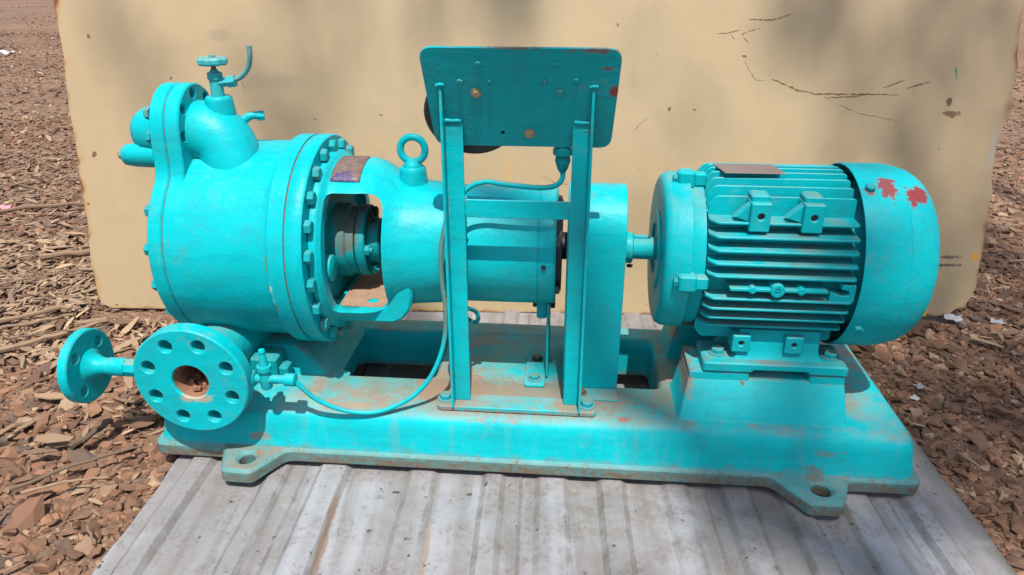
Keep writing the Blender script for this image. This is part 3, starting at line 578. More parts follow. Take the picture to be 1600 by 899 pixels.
# gland: stuffing box, split gland, collar, shaft, studs
b = MB(); b.lathe([(.386, .082), (.42, .082), (.424, .076), (.440, .076)], org=(0, AY, AZ), n=48); sb = b.build('stuffing_box', 'seal', br, 40)
b = MB(); b.plate([(AY + .074 * math.cos(t), AZ + .080 * math.sin(t)) for t in [2 * math.pi * i / 48 for i in range(48)]], [], .022, .003, XM(.4415)); b.build('gland_plate', 'seal', br, 40)
b = MB(); b.lathe([(.46, .050), (.486, .049), (.489, .045), (.489, .03)], org=(0, AY, AZ), n=40); b.build('gland_collar', 'seal', br, 40)
b = MB(); b.lathe([(.40, .033), (.66, .033)], org=(0, AY, AZ), n=28); b.lathe([(.497, .045), (.508, .045), (.509, .03)], org=(0, AY, AZ), n=28); b.build('pump_shaft', 'steel', br, 40)
for a in (70, 110, 250, 290, 180, 0):
    bolt(br, (.463, AY - .064 * math.cos(R(a)), AZ + .064 * math.sin(R(a))), (1, 0, 0), .010, 'k' if 60 < a < 120 else 's')
for a in (38, -20, -52): bolt(br, (.3895, AY - .155 * math.cos(R(a)), AZ + .155 * math.sin(R(a))), (1, 0, 0), .0135, 'p')
b = MB(); b.lathe([(.388, .028), (.41, .028), (.412, .024)], org=(0, .125, .415), n=24); b.build('gland_boss', 'paint', br, 40)
# bearing housing
b = MB(); b.lathe([(.64, .1), (.6485, .1285), (.652, .1285), (.80, .1282), (.838, .128), (.8395, .1262), (.8405, .1262), (.842, .1275), (.872, .127), (.876, .123), (.876, .02)], org=(0, AY, AZ), n=80)
hs_ = b.build('bearing_housing', 'paint', unit, 40); hs_['label'] = 'smooth teal cylindrical bearing housing behind the panel posts'
b = MB(); b.lathe([(.874, .10), (.8875, .10), (.8875, .03), (.93, .03)], org=(0, AY, AZ), n=48); b.build('bearing_cap', 'black', hs_, 40)
for a in (-35, 20, 80, 140, 200, 260): bolt(hs_, (.876, AY - .112 * math.cos(R(a)), AZ + .112 * math.sin(R(a))), (1, 0, 0), .0085, 'k')
b = MB(); b.lathe([(0, .005), (.004, .005)], (0, -1, 0), (.852, AY - .1275, AZ), 12); b.build('grease_plug', 'black', hs_)
# support leg: clamp block, folded plate, floor foot
b = MB(); b.box((.835, .215, .268), (.858, .285, .325), .003); b.build('leg_block', 'paint_dusty', hs_)
b = MB(); b.box((.8585, .19, .131), (.8645, .30, .318), .0015); b.build('support_leg', 'paint', hs_)
b = MB(); b.plate(rrect(.812, .150, .858, .302, .008), [], .006, .001, ZM(.1275)); b.build('leg_foot', 'footbar', hs_)
bolt(hs_, (.835, .250, .292), (-1, 0, 0), .009, 'k'); bolt(hs_, (.8645, .250, .292), (1, 0, 0), .010, 'k')
bolt(hs_, (.834, .178, .1335), (0, 0, 1), .0105, 'd'); bolt(hs_, (.836, .262, .1335), (0, 0, 1), .0105, 'k')

# ---- coupling guard
b = MB(); ol = [(AY - .095, .131)] + [(AY - .095 * math.cos(t), .478 + .095 * math.sin(t)) for t in [math.pi * i / 24 for i in range(25)]] + [(AY + .095, .131)]
ol = list(reversed(ol)); b.plate(ol, [], .122, .002, XM(.898))
gd = b.build('coupling_guard', 'paint', unit, 30); gd['label'] = 'tall teal sheet metal coupling guard with rounded top'
b = MB(); b.plate(rrect(.9, .108, 1.02, .1548, .004), [], .003, .0006, ZM(.1275)); b.build('guard_foot', 'footbar', gd)
bolt(gd, (.940, .132, .1305), (0, 0, 1), .009, 'r')

# ---- drive shaft stub between guard and motor
b = MB(); b.lathe([(1.0, .034), (1.038, .034), (1.0405, .031), (1.0405, .02)], org=(0, AY, AZ), n=32); sh = b.build('coupling_hub', 'paint', unit, 40)
sh['label'] = 'short keyed shaft hub between guard and motor'
b = MB(); b.lathe([(1.03, .0245), (1.12, .0245)], org=(0, AY, AZ), n=28); b.build('motor_shaft', 'paint_dusty', sh, 40)
b = MB(); b.box((1.042, AY - .006, AZ + .020), (1.072, AY + .006, AZ + .029), .001); b.build('shaft_key', 'paint_dusty', sh)
bolt(sh, (1.072, AY, AZ + .026), (1, 0, 0), .005, 'k'); bolt(sh, (1.036, AY - .012, AZ - .034), (0, -.2, -1), .006, 'k')

# ---- electric motor
b = MB(); b.lathe([(1.145, .10), (1.145, .146), (1.50, .146), (1.50, .05)], org=(0, AY, AZ), n=64)
mo = b.build('electric_motor', 'motor', unit, 40); mo['label'] = 'ribbed teal electric motor with smooth rounded fan cover'
b = MB(); b.lathe([(1.092, .030), (1.092, .055), (1.086, .058), (1.086, .085), (1.091, .088), (1.090, .150), (1.094, .160), (1.104, .1655), (1.142, .1675), (1.1435, .159), (1.148, .157), (1.170, .157), (1.171, .14)], org=(0, AY, AZ), n=72); b.build('end_shield', 'motor', mo, 40)
b = MB(); b.lathe([(1.0895, .092), (1.0892, .148)], org=(0, AY, AZ), n=72)
FO = [.112, .088, .064, .040, .016, -.008, -.032, -.056, -.080, -.104]
def fin_mesh(o_, name):
    tip = math.sqrt(.186 ** 2 - o_ ** 2); root = math.sqrt(max(.144 ** 2 - o_ ** 2, 0)) - .012; b = MB(); hh = .0032
    pts = roundpoly([(1.172, root), (1.450, root), (1.450, tip - .003), (1.445, tip), (1.185, tip), (1.172, tip - .018)], [.001, .001, .003, .003, .014, .006], 4)
    n = len(pts); ins = [(p[0], p[1] - .0012 if p[1] > root + .01 else p[1]) for p in pts]
    L = [[(p[0], p[1], o_ - hh * (1.5 if p[1] < root + .01 else .8)) for p in ins], [(p[0], p[1], o_ - hh * .4) for p in pts], [(p[0], p[1], o_ + hh * .4) for p in pts], [(p[0], p[1], o_ + hh * (1.5 if p[1] < root + .01 else .8)) for p in ins]]
    b.loops(L); return b.data(name, 'motor', 40)
for i, o_ in enumerate(FO):
    me = fin_mesh(o_, 'motor_fin')
    for q, side in enumerate(('front', 'top', 'back', 'bottom')):
        if o_ == -.008 and side in ('front', 'back'): continue
        if side == 'bottom' and abs(o_) < .09: continue
        # local (x, outward, offset): rotate about x so that outward points to the side
        if side == 'front': Mx = Matrix(((1, 0, 0, 0), (0, -1, 0, AY), (0, 0, 1, AZ), (0, 0, 0, 1)))
        elif side == 'back': Mx = Matrix(((1, 0, 0, 0), (0, 1, 0, AY), (0, 0, 1, AZ), (0, 0, 0, 1)))
        elif side == 'top': Mx = Matrix(((1, 0, 0, 0), (0, 0, 1, AY), (0, 1, 0, AZ), (0, 0, 0, 1)))
        else: Mx = Matrix(((1, 0, 0, 0), (0, 0, 1, AY), (0, -1, 0, AZ), (0, 0, 0, 1)))
        o = link('fin', me, None, mo); o.matrix_local = Mx
# conduit bar with bosses in the middle of the front
b = MB(); b.box((1.215, AY - .188, AZ - .012), (1.40, AY - .145, AZ - .005), .0015)
for x_, r_ in ((1.258, .0075), (1.305, .014), (1.350, .0075)): b.lathe([(-.145, r_ + .001), (-.188, r_), (-.1895, r_ - .002)] + ([(-.1895, .006), (-.175, .0055)] if r_ > .01 else []), (0, 1, 0), (x_, AY, AZ - .0085), 20)
b.build('conduit_bar', 'motor', mo, 35)
b = MB()
b.plate(roundpoly([(1.405, -.030), (1.43, -.034), (1.452, -.030), (1.452, .006), (1.425, .006), (1.425, -.004), (1.44, -.006), (1.442, -.016), (1.428, -.018), (1.405, -.010)], .003), [], .03, .001, YM(AY - .182) @ Matrix.Translation((0, AZ, 0)))
b.build('cable_lug', 'motor', mo, 35)
# corner blocks with holes at 45 degrees
def corner_block(x_, up):
    b = MB(); w_ = .019; s_ = 1 if up else -1
    bx = MB()
    y0, z0 = AY - .1295, AZ + s_ * (.128 if up else .140)
    if up: b.plate(roundpoly([(x_ - w_, -.030), (x_ + w_, -.030), (x_ + w_, .026), (x_ - w_, .026)], .003), [(x_ + .001, .0, .0065)], .045, .002, YM(y0 - .024) @ Matrix.Translation((0, z0, 0)))
    else: b.plate(roundpoly([(x_ - .018, -.020), (x_ + .018, -.020), (x_ + .018, .018), (x_ - .018, .018)], .003), [(x_, 0, .0055)], .05, .002, YM(AY - .150) @ Matrix.Translation((0, z0 - .006, 0)))
    if up:
        b.box((x_ - .017, y0 - .010, z0 + .020), (x_ + .017, y0 + .03, z0 + .038), .003)
        b.plate([(x_ - .046, -.004), (x_ - .017, -.014), (x_ - .017, .024)], [], .022, .001, YM(y0 - .014) @ Matrix.Translation((0, z0, 0)))
    o = b.build('lifting_block', 'motor', mo, 35)
    b2 = MB(); hh_ = (AZ + s_ * (.128 if up else .140)) - (0 if up else .006); b2.lathe([(0, .0064 if up else .0054), (.02, .0064 if up else .0054)], (0, 1, 0), (x_ + (.001 if up else 0), (y0 - .018) if up else AY - .144, hh_), 16); b2.build('bolt_hole', 'black', mo)
for x_ in (1.262, 1.360): corner_block(x_, True)
for x_ in (1.262, 1.368): corner_block(x_, False)
# through-bolt bosses on the end shield: front, top, back
for (y_, z_, d) in ((AY - .166, AZ - .004, (0, -1, 0)), (AY - .03, AZ + .166, (0, 0, 1)), (AY + .166, AZ, (0, 1, 0))):
    b = MB(); b.box((1.118, y_ - .017, z_ - .017), (1.152, y_ + .017, z_ + .017), .004); b.box((1.15, y_ - .012, z_ - .013), (1.175, y_ + .012, z_ + .013), .003); b.build('shield_boss', 'motor', mo, 35)
    bolt(mo, (1.118, y_ - .003, z_), (-1, 0, 0), .0085, 'm')
b = MB(); b.lathe([(1.53, .150), (1.53, .186), (1.4585, .1885), (1.4565, .1895), (1.4565, .1915), (1.459, .1925), (1.538, .1925), (1.540, .1918), (1.542, .1895), (1.556, .1890), (1.578, .1825), (1.594, .1725), (1.604, .162), (1.610, .148), (1.612, .13), (1.6125, 0)], org=(0, AY, AZ), n=96)
fc = b.build('fan_cover', 'fan', mo, 42); fc['label'] = 'smooth teal fan cover with two red worn patches'
for a in (-28, 62, 152, 242): bolt(mo, (1.475, AY - .192 * math.cos(R(a)), AZ + .192 * math.sin(R(a))), (0, -math.cos(R(a)), math.sin(R(a))), .0085, 'm')
b = MB(); b.plate([(1.205, -.052), (1.323, -.05), (1.312, .02), (1.192, .02)], [], .0012, .0002, Matrix.Translation((0, AY - .012, AZ + .1875))); o = b.build('rating_plate', 'plate', mo, 0); o['label'] = 'plain greyish brown rating plate on top of the fins'
# feet
for sg in (1, -1):
    Yf = lambda y: AY + (y - AY) * sg
    b = MB(); ft = roundpoly([(1.188, .228), (1.285, .228), (1.292, .234), (1.398, .234), (1.405, .228), (1.478, .228), (1.478, .247), (1.47, .25), (1.196, .25), (1.188, .247)], .002, 2)
    y0 = .083 if sg > 0 else Yf(.083) - .10
    b.plate(ft, [], .10, .003, YM(y0)); b.build('foot', 'pedestal', mo, 35)
    b = MB(); ff = lambda xa, xb, ya, yb, z: [(xa, Yf(ya), z), (xb, Yf(ya), z), (xb, Yf(yb), z), (xa, Yf(yb), z)]
    b.loops([ff(1.246, 1.436, .098, .2, .247), ff(1.256, 1.425, .106, .2, .256), ff(1.26, 1.421, .111, .2, .27), ff(1.26, 1.421, .117, .2, .312)]); b.build('foot_web', 'motor', mo, 35)
    for x_ in (1.222, 1.452): bolt(mo, (x_, Yf(.125), .25), (0, 0, 1), .012, 'd')
    for tri3 in ([(1.19, .2), (1.262, .2), (1.262, .30)], [(1.476, .2), (1.42, .30), (1.42, .2)]):
        b = MB(); b.plate(tri3, [], .012, .002, YM(Yf(.175))); b.build('foot_gusset', 'pedestal', mo, 35)

# ---- gauge panel on two angle-iron posts
pb = Vector((.0, .0895, .6885)); pu = Vector((0, -.0790, .1830)).normalized(); pn = Vector((0, -pu.z, pu.y))   # pn faces the viewer, slightly down
PM = Matrix(((1, 0, 0, 0), (0, pu.y, -pn.y, pb.y), (0, pu.z, -pn.z, pb.z), (0, 0, 0, 1)))
PH = .199
def pp(x, h, d=0): return PM @ Vector((x, h, -d))
b = MB(); pl = roundpoly([(.648, 0), (.972, 0), (.980, PH), (.638, PH)], .024, 6)
b.plate(pl, [(.668, .026, .003), (.7745, .030, .0042), (.692, .028, .003)], .005, .0008, PM, 10, .0003)
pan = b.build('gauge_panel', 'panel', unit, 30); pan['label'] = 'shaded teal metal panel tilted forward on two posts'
for x, h, r_, kd in [(.7385, .170, .0075, 'p'), (.704, .136, .0075, 'p'), (.756, .135, .006, 'p'), (.731, .113, .010, 'b'), (.868, .170, .0055, 'p'), (.8505, .137, .0055, 'p'), (.904, .140, .0075, 'p'), (.877, .117, .0085, 'p'), (.8235, .030, .0105, 'b'), (.9265, .036, .0095, 'p')]:
    bolt(pan, pp(x, h, .0003), pn, r_ * .62, kd)
FYp = .068
for sg, x_ in ((1, .666), (-1, .938)):
    b = MB()
    zz = [.14, .735]
    xa, xb = (x_, x_ + .036) if sg > 0 else (x_ - .036, x_)
    b.box((xa, FYp, .14), (xb, FYp + .005, .738), .001)                                   # leg facing the viewer
    e0, e1 = (x_, x_ + .0048) if sg > 0 else (x_ - .0048, x_)
    # leg running forward, cut to the tilt of the panel
    yA, yB = FYp - .030, FYp + .001
    zt = lambda y: pb.z + (pb.y - y) / -pu.y * -1 * 0 + (y - pb.y) / pu.y * pu.z
    P4 = [(yA, .14), (yB, .14), (yB, zt(yB) - .002), (yA, zt(yA) - .002)]
    V = [(e, y, z) for e in (e0, e1) for y, z in P4]; b.add(V, [(0, 1, 2, 3), (7, 6, 5, 4), (0, 4, 5, 1), (1, 5, 6, 2), (2, 6, 7, 3), (3, 7, 4, 0)])
    b.build('post', 'paint', pan, 30)
    b = MB(); b.tube([(xa + .002, FYp - .001, .7395), ((xa + xb) / 2, FYp - .002, .7385), (xb - .002, FYp - .001, .7395)], [.0045, .003, .0045], 10, 4)
    b.tube([(e0 - .004, yA - .001, zt(yA) - .003), ((e0 + e1) / 2, yA - .002, zt(yA) - .001), (e1 + .004, yA, zt(yA) - .002)], .0032, 8, 3)
    b.build('weld', 'paint', pan, 60)
b = MB(); b.box((.7022, FYp + .001, .5545), (.9018, FYp + .0055, .590), .001); b.build('cross_bar', 'paint', pan, 30)
b = MB(); b.plate(rrect(.632, .043, .972, .094, .012), [], .012, .002, ZM(.1275)); fb = b.build('foot_bar', 'footbar', pan, 35); fb['label'] = 'rust-stained flat bar bolted under the posts'
bolt(pan, (.648, .072, .1395), (0, 0, 1), .0115, 'd'); bolt(pan, (.952, .068, .1395), (0, 0, 1), .0115, 'd')
# pressure gauge on the far side of the panel
gx, gh = .716, .058
b = MB(); gc = pp(gx, gh); ax = -pn
b.lathe([(.006, .03), (.007, .082), (.012, .086), (.030, .086), (.035, .082), (.042, .079), (.042, 0)], ax, gc, 48); ga = b.build('pressure_gauge', 'black', pan, 40); ga['label'] = 'round black gauge behind the panel'
b = MB(); b.lathe([(.0425, .077), (.043, 0)], ax, gc, 48); b.build('gauge_dial', 'glass', pan)
# cable gland and conduit cable
b = MB(); b.lathe([(0, .015), (.010, .015), (.011, .019), (.022, .019), (.023, .013), (.034, .015), (.05, .010), (.056, .0065)], (0, 0, -1), (.885, .105, .694), 12); b.build('cable_gland', 'cable', pan, 35)
b = MB(); b.tube([(.885, .105, .64), (.885, .104, .625), (.872, .10, .612), (.84, .098, .608), (.78, .097, .613), (.735, .097, .617), (.70, .095, .60), (.668, .085, .555), (.652, .075, .49), (.651, .07, .42), (.657, .065, .36), (.653, .058, .29), (.632, .05, .225), (.60, .042, .178), (.555, .032, .145), (.50, .022, .128), (.44, .012, .137), (.39, .0, .168), (.362, -.009, .205), (.351, -.012, .220)], [.0052] * 14 + [.005] * 6, 12, 6)
b.build('impulse_tube', 'tube', pan, 60)
b = MB(); b.tube([(.700, .080, .592), (.684, .086, .56), (.672, .096, .50), (.674, .098, .43), (.684, .092, .38), (.697, .082, .345)], .0048, 12, 6); b.build('impulse_tube', 'tube', pan, 60)
b = MB(); b.tube([(.58, .33, .262), (.62, .31, .27), (.648, .25, .270), (.682, .20, .268), (.702, .18, .272), (.709, .17, .29), (.704, .165, .306), (.692, .14, .325)], .0048, 12, 6); b.build('impulse_tube', 'cable', pan, 60)

# ================================================================== LOOSE GROUND COVER
def hull(n, sq, seed):
    r_ = random.Random(seed); bm = bmesh.new()
    for i in range(n):
        v_ = Vector((r_.gauss(0, 1), r_.gauss(0, 1), r_.gauss(0, 1))).normalized() * r_.uniform(.8, 1.05)
        bm.verts.new((v_.x, v_.y * sq[0], v_.z * sq[1]))
    res = bmesh.ops.convex_hull(bm, input=bm.verts)
    bmesh.ops.delete(bm, geom=[g for g in res['geom_interior'] if isinstance(g, bmesh.types.BMVert)], context='VERTS')
    bmesh.ops.triangulate(bm, faces=bm.faces); bmesh.ops.recalc_face_normals(bm, faces=bm.faces); bm.verts.index_update(); bm.verts.ensure_lookup_table()
    V = np.array([v_.co[:] for v_ in bm.verts], dtype=np.float32); F = np.array([[q.index for q in f.verts] for f in bm.faces], dtype=np.int32); bm.free(); return V, F
stones = [hull(random.randint(11, 17), (random.uniform(.6, .95), random.uniform(.3, .62)), 40 + i) for i in range(14)]
def chip(seed):
    r_ = random.Random(seed); w_ = r_.uniform(.12, .38); t = r_.uniform(.04, .12); bnd = r_.uniform(-.12, .12)
    V = []
    for x, s_ in ((-1, .5), (-.1, 1), (1, .4)):
        for y, z in ((-w_ * s_, 0), (w_ * s_, 0), (w_ * s_, t), (-w_ * s_, t)): V.append((x + r_.uniform(-.15, .15), y, z + bnd * (1 - x * x)))
    F = []
    for k_ in (0, 4):
        for j in range(4): a, b_ = k_ + j, k_ + (j + 1) % 4; F += [(a, b_, b_ + 4), (a, b_ + 4, a + 4)]
    F += [(0, 2, 1), (0, 3, 2), (8, 9, 10), (8, 10, 11)]
    return np.array(V, dtype=np.float32), np.array(F, dtype=np.int32)
chipsv = [chip(90 + i) for i in range(10)]
def rots(n, tilt):
    a = rng.uniform(0, 2 * np.pi, n); t = rng.normal(0, tilt, n); p_ = rng.uniform(0, 2 * np.pi, n)
    def ax(kx, ky, kz, th):
        c, s_ = np.cos(th), np.sin(th); C = 1 - c; m = np.empty((n, 3, 3))
        m[:, 0, 0] = c + kx * kx * C; m[:, 0, 1] = kx * ky * C - kz * s_; m[:, 0, 2] = kx * kz * C + ky * s_
        m[:, 1, 0] = ky * kx * C + kz * s_; m[:, 1, 1] = c + ky * ky * C; m[:, 1, 2] = ky * kz * C - kx * s_
        m[:, 2, 0] = kz * kx * C - ky * s_; m[:, 2, 1] = kz * ky * C + kx * s_; m[:, 2, 2] = c + kz * kz * C; return m
    z = np.zeros(n); return np.matmul(ax(np.cos(p_), np.sin(p_), z, t), ax(z, z, z + 1, a))
GZ = np.vectorize(gz)
def blocked(x, y, m=0.0):
    xx = x - .045 * (y - 1); return ((xx > -.775 - m) & (xx < .935 + m) & (y > .4) & (y < 2.14)) | ((np.abs(y - (2.04)) < .035 + m) & (np.abs(x - .05) < 1.40))
def scatter(name, lib, pos, size, tilt, mat, sink, parent=None, tone=None):
    n = len(pos); Rm = rots(n, tilt); idx = rng.integers(0, len(lib), n); VV = []; FF = []; T = []; T2 = []; base_ = 0
    tint = np.clip(rng.normal(.45, .27, n), 0, 1); tn = rng.uniform(0, 1, n)
    for k_, (V, F) in enumerate(lib):
        s_ = np.where(idx == k_)[0]
        if not len(s_): continue
        P = np.einsum('nij,vj->nvi', Rm[s_], V) * size[s_, None, None] + pos[s_][:, None, :]
        P[:, :, 2] += (size[s_] * sink)[:, None]
        m = len(V); VV.append(P.reshape(-1, 3)); FF.append((F[None] + (np.arange(len(s_)) * m)[:, None, None]).reshape(-1, 3) + base_); base_ += m * len(s_)
        T.append(np.repeat(tint[s_], m)); T2.append(np.repeat(tn[s_], m))
    VV = np.concatenate(VV); FF = np.concatenate(FF); me = bpy.data.meshes.new(name)
    me.vertices.add(len(VV)); me.vertices.foreach_set('co', VV.astype(np.float32).ravel()); me.loops.add(FF.size); me.loops.foreach_set('vertex_index', FF.ravel().astype(np.int32))
    me.polygons.add(len(FF)); me.polygons.foreach_set('loop_start', np.arange(0, FF.size, 3, dtype=np.int32)); me.update(calc_edges=True); me.shade_flat()
    for an, arr in (('tint', T), ('tone', T2)):
        at = me.attributes.new(an, 'FLOAT', 'POINT'); at.data.foreach_set('value', np.concatenate(arr).astype(np.float32))
    o = link(name, me, mat, parent); o['kind'] = 'stuff'; return o
def region(n, x0, x1, y0, y1, m=0.0):
    x = rng.uniform(x0, x1, n); y = rng.uniform(y0, y1, n); k_ = ~blocked(x, y, m); x, y = x[k_], y[k_]
    return np.stack([x, y, GZ(x, y)], 1)
def lognorm(n, mean, sig, lo, hi): return np.clip(mean * np.exp(rng.normal(0, sig, n)), lo, hi)
# gravel, near (left, right) and further back
PA = np.concatenate([region(25000, -2.4, -.70, .55, 2.6, .004), region(24000, .85, 2.7, .55, 2.7, .004), region(6000, -3.4, -2.2, 1.2, 3.2), region(9000, 1.5, 4.2, 2.2, 4.5)])
g1 = tag(scatter('gravel', stones, PA, lognorm(len(PA), .0105, .52, .004, .030), .5, 'gravel', .15), 'small angular brown stones covering the ground around the pump unit', 'gravel', None, 'stuff')
PB = np.concatenate([region(9000, -5.5, -1.3, 2.4, 5.2), region(13000, -11, -2.5, 5, 12), region(4000, -17, -6, 11, 20), region(3500, 2.0, 6, 3.5, 8)])
PB[:, 2] += .002
tag(scatter('far_gravel', stones, PB, lognorm(len(PB), .017, .35, .008, .035), .5, 'gravel', .1), 'finer brown stones and bark stretching away behind the steel sheet', 'gravel', None, 'stuff')
PC = np.concatenate([region(3000, -2.4, -1.0, 1.75, 2.7, .02), region(900, -2.4, -.80, 1.35, 2.6, .02), region(6000, -4.6, -1.35, 1.9, 4.2), region(6000, -9.5, -1.6, 3.8, 10), region(250, .97, 2.5, 1.2, 2.6, .02), region(70, -1.8, -.85, .6, 1.2, .03), region(1500, 1.6, 5, 2.2, 6)])
PC[:, 2] += .012
szc = lognorm(len(PC), .016, .45, .007, .045)
tag(scatter('wood_chips', chipsv, PC, szc, .22, 'chips', .2), 'pale wood chips and bark splinters strewn over the brown stones', 'wood chips', None, 'stuff')
# the largest stones, one by one
smesh = []
for i, (V, F) in enumerate(stones):
    me = bpy.data.meshes.new('stone'); me.from_pydata([tuple(map(float, q)) for q in V], [], [tuple(map(int, f)) for f in F]); me.materials.append(M['stone']); smesh.append(me)
def stone_at(x, y, s_, sq=1.0, rot=None, up=.25):
    o = link('stone', random.choice(smesh), None, ground); o.location = (x, y, gz(x, y) + .004 + s_ * up)
    o.rotation_euler = (random.gauss(0, .28), random.gauss(0, .28), random.uniform(0, 6.3) if rot is None else rot); o.scale = (s_ * random.uniform(.9, 1.3), s_ * sq, s_ * random.uniform(.65, 1.0)); return o
cnt = 0
for (x0, x1, y0, y1, n_, lo_, hi_) in ((-1.75, -.80, .80, 1.75, 165, .018, .038), (1.0, 2.1, 1.05, 2.4, 120, .017, .032)):
    k_ = 0
    while k_ < n_:
        x, y = random.uniform(x0, x1), random.uniform(y0, y1); s_ = random.uniform(lo_, hi_) * random.choice((.8, 1, 1, 1.15))
        if blocked(np.array([x]), np.array([y]), s_ * 1.05)[0]: continue
        stone_at(x, y, s_); k_ += 1
for (x, y, s_, rt) in ((-1.0, 1.13, .075, .8), (-1.165, 1.345, .052, .1), (-.985, 1.02, .042, .5), (-1.20, 1.38, .05, .3), (-1.34, 1.24, .045, 1.2), (-1.08, .92, .04, .2)):
    if not blocked(np.array([x]), np.array([y]), s_ * .9)[0]: stone_at(x, y, s_, .62, rt, .12)

# ------------------------------------------------------------------ sticks, litter
def stick(pts, r0, r1, label, mat='wood', name='stick', grp=None):
    b = MB(); P = []
    for i in range(len(pts) - 1):
        for j in range(5):
            t = j / 5; x, y, h = (pts[i][q] + (pts[i + 1][q] - pts[i][q]) * t for q in range(3)); P.append((x + random.gauss(0, r0 * .35), y + random.gauss(0, r0 * .35), gz(x, y) + h * .8 + random.gauss(0, r0 * .25)))
    P.append((pts[-1][0], pts[-1][1], gz(*pts[-1][:2]) + pts[-1][2] * .8)); n = len(P); b.tube(P, [(r0 + (r1 - r0) * i / (n - 1)) * random.uniform(.6, .95) for i in range(n)], 7, 2)
    o = b.build(name, mat, None, 25); tag(o, label, 'stick', grp); return o
stick([(-1.55, 1.70, .035), (-1.45, 1.78, .045), (-1.33, 1.86, .04), (-1.24, 1.95, .035)], .012, .008, 'thick grey-brown branch lying left of the small branch flange')
stick([(-1.72, 1.92, .035), (-1.55, 1.95, .045), (-1.42, 2.02, .05), (-1.36, 2.03, .045)], .012, .007, 'pale forked branch lying just left of the steel sheet corner')
stick([(-1.62, 1.86, .035), (-1.48, 1.93, .04), (-1.36, 1.99, .04)], .009, .005, 'dark charred stick beside the pale branch near the sheet corner')
stick([(-1.46, 1.835, .045), (-1.38, 1.855, .05), (-1.28, 1.88, .045), (-1.19, 1.90, .042)], .0045, .003, 'thin straight straw-coloured stick below the sheet corner')
stick([(-1.05, 1.19, .045), (-.95, 1.27, .05), (-.84, 1.335, .045)], .006, .004, 'long grey twig pointing at the lower left corner of the base')
stick([(-1.02, 1.18, .05), (-.93, 1.215, .052), (-.86, 1.225, .05)], .005, .0025, 'short pale twig crossing the long grey twig')
stick([(-1.22, .87, .04), (-1.10, .955, .045), (-1.0, 1.0, .045), (-.965, 1.035, .05)], .006, .003, 'crooked brown twig among stones at the lower left edge')
stick([(-1.00, 1.335, .045), (-.965, 1.38, .055), (-.945, 1.41, .06)], .010, .009, 'stubby pale wood piece standing below the big flange')
stick([(-.835, 1.09, .04), (-.80, 1.045, .035)], .004, .003, 'tiny pale splinter beside the roofing sheet edge')
stick([(-1.75, 2.46, .04), (-1.58, 2.52, .05), (-1.45, 2.55, .045)], .014, .010, 'short dark stick touching the left edge of the steel sheet')
stick([(-2.3, 3.05, .03), (-2.0, 3.12, .04), (-1.75, 3.2, .035)], .012, .006, 'long pale stick lying far left of the steel sheet')
stick([(-1.95, 2.15, .03), (-1.75, 2.22, .045), (-1.55, 2.33, .04), (-1.45, 2.36, .035)], .006, .003, 'slender brown twig left of the rusty sheet edge')
# flat split wood pieces
for (x, y, s_, rt, lb) in ((-1.055, 1.36, .040, .05, 'flat grey split wood piece near the large brown stone'), (-1.06, 1.315, .034, .25, 'pale yellow split wood piece below the flat grey piece'),
                          (-1.52, 1.46, .06, -.2, 'long pale board splinter at the far left edge'), (-1.10, 1.665, .035, .9, 'round pale bark flake beside the small branch flange')):
    b = MB(); V, F = chip(int(abs(x * 999))); b.add([tuple(map(float, q)) for q in V], [tuple(map(int, f)) for f in F]); o = b.build('wood_piece', 'wood', None, 20)
    o.location = (x, y, gz(x, y) + .036); o.rotation_euler = (.1, .05, rt); o.scale = (s_, s_ * 1.3, s_); tag(o, lb, 'wood piece')
def scrap(name, x, y, s_, mat, label, cat, seed, asp=.6, h=.03, curl=.35):
    r_ = random.Random(seed); V = []; n = 7
    for i in range(n):
        for j in range(n):
            a, c_ = i / (n - 1) - .5, j / (n - 1) - .5; e = 1 + .10 * r_.uniform(-1, 1)
            V.append((a * e, c_ * asp * e, curl * (a * a * 1.2 + .25 * math.sin(a * 9 + seed) * math.cos(c_ * 7)) + r_.uniform(-.04, .04)))
    F = [(i * n + j, i * n + j + 1, (i + 1) * n + j + 1, (i + 1) * n + j) for i in range(n - 1) for j in range(n - 1)]
    o = link(name, mesh(name, V, F, 60), mat); o.location = (x, y, gz(x, y) + h); o.scale = (s_ * .7,) * 3; o.location.z -= .010; o.rotation_euler = (.15, .1, r_.uniform(-.5, .5))
    md = o.modifiers.new('t', 'SOLIDIFY'); md.thickness = .02; tag(o, label, cat); return o
scrap('plastic_scrap', -6.2, 9.2, .22, 'white', 'small white scrap far away at the top left', 'litter', 1)
scrap('plastic_scrap', -4.35, 5.75, .20, 'white', 'curled white plastic piece at the far left edge', 'litter', 2, .8, .05, .9)
scrap('plastic_scrap', -3.05, 4.15, .16, 'clear', 'grey translucent plastic strip lying on the far left ground', 'litter', 3, .4)
scrap('cloth_scrap', -2.33, 3.10, .17, 'pink', 'faded pink and white scrap at the left edge', 'litter', 4, .35)
scrap('plastic_scrap', 1.375, 2.0, .075, 'white', 'white torn plastic scrap beside the right corner of the steel sheet', 'litter', 5, .6)
scrap('plastic_scrap', 1.50, 1.98, .06, 'clear', 'grey crumpled plastic scrap at the right edge of the gravel', 'litter', 6, .6)
scrap('bottle_cap', 1.07, 1.61, .04, 'clear', 'small grey plastic flake in the gravel right of the fan cover', 'litter', 7, .7)
scrap('bottle_cap', 1.03, 1.555, .035, 'white', 'pale bluish flake in the gravel below the grey one', 'litter', 8, .7)
scrap('paper_scrap', 1.78, 2.58, .07, 'white', 'white scrap on the gravel at the upper right edge', 'litter', 9, .5)
scrap('green_leaf', -1.25, 1.405, .035, 'leafgreen', 'tiny green leaf among stones at the left', 'leaf', 10, .6, .05)

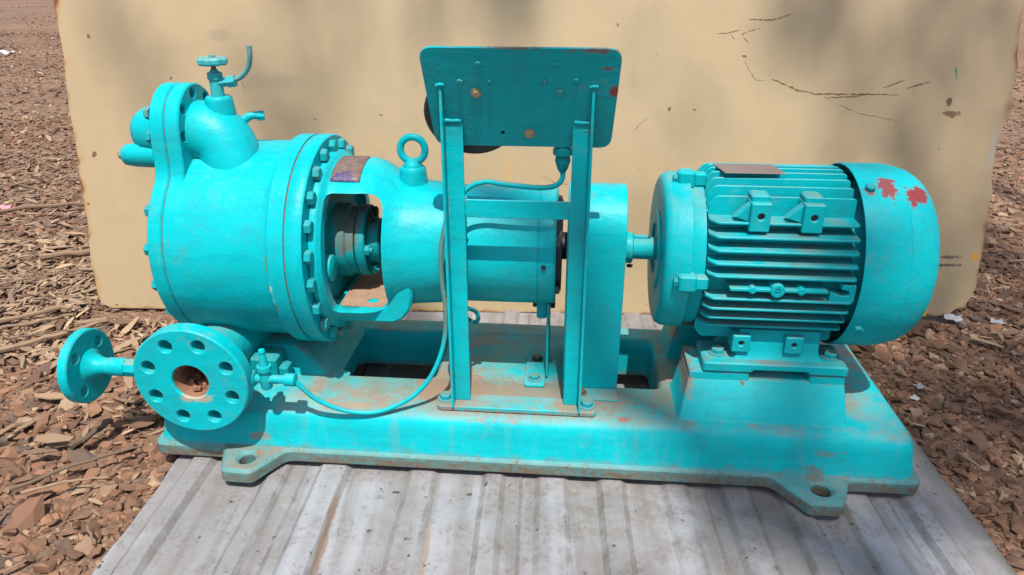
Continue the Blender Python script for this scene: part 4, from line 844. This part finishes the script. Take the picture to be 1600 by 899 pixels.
# ------------------------------------------------------------------ tall shade tree behind the viewer; its crown dapples the light
tree = bpy.data.objects.new('shade_tree', None); COL.objects.link(tree); tree.location = (3.5, -6.2, 0)
tag(tree, 'tall leafy tree behind the viewer whose crown shades the motor end', 'tree')
D = 15.0
def crown():
    r_ = random.Random(5); V = []; F = []
    def clump(t, rad, n_, ls):
        c_ = Vector(t) + sd * (D + r_.uniform(-1.2, 1.2))
        for i in range(n_):
            p = c_ + Vector((r_.gauss(0, 1), r_.gauss(0, 1), r_.gauss(0, 1))) * rad * .5; q = Quaternion((r_.gauss(0, 1), r_.gauss(0, 1), r_.gauss(0, 1), r_.gauss(0, 1))).normalized(); s_ = ls * r_.uniform(.6, 1.3); b0 = len(V)
            for a in ((-s_, 0, 0), (0, -s_ * .45, .1 * s_), (s_, 0, 0), (0, s_ * .45, .1 * s_)): V.append(p + q @ Vector(a) - tree.location)
            F.append((b0, b0 + 1, b0 + 2, b0 + 3))
    for (t, rad, n_) in CLUMPS: clump(t, rad, n_, .09)
    for i in range(150):
        a = r_.uniform(0, 6.28); rr = r_.uniform(2.2, 5.5); clump((2.6 + rr * math.cos(a) * .8, -1.2 - abs(rr * math.sin(a)), r_.uniform(-2, 2)), .9, 60, .12)
    return V, F
CLUMPS = [((.66, 1.28, .42), .4, 20), ((.62, 1.22, .12), .4, 46), ((1.02, 1.28, .05), .42, 75), ((1.5, 1.4, 0), .62, 230), ((1.25, 1.95, 0), .4, 90), ((2.0, 2.0, 0), .8, 230), ((1.6, 2.6, 0), .8, 230), ((.70, 2.2, 1.0), .36, 26), ((1.1, 2.2, .95), .32, 17),
          ((-.55, 2.2, .95), .26, 18), ((-.12, 2.2, 1.02), .28, 20), ((.75, 1.0, 0), .4, 22), ((-1.05, 2.15, .92), .22, 12)]
cv, cf = crown()
link('crown', mesh('crown', cv, cf, 0), 'leaf', tree)
b = MB(); tl = tree.location; top = Vector((2.4, -4.5, 12)) - tl
b.tube([(0, 0, -.2), (-.15, .2, 3), (-.5, .8, 7), top], [.34, .27, .2, .08], 14, 6)
for e in ((1.0, -4.6, 14), (-.6, -4.0, 13.6), (2.6, -2.6, 13.5), (4.6, -5.5, 13)): b.tube([Vector((-.5, .8, 7)), (Vector((-.5, .8, 7)) + Vector(e) - tl) / 2 + Vector((0, 0, .6)), Vector(e) - tl], [.12, .08, .03], 8, 5)
b.build('trunk', 'bark', tree, 60)
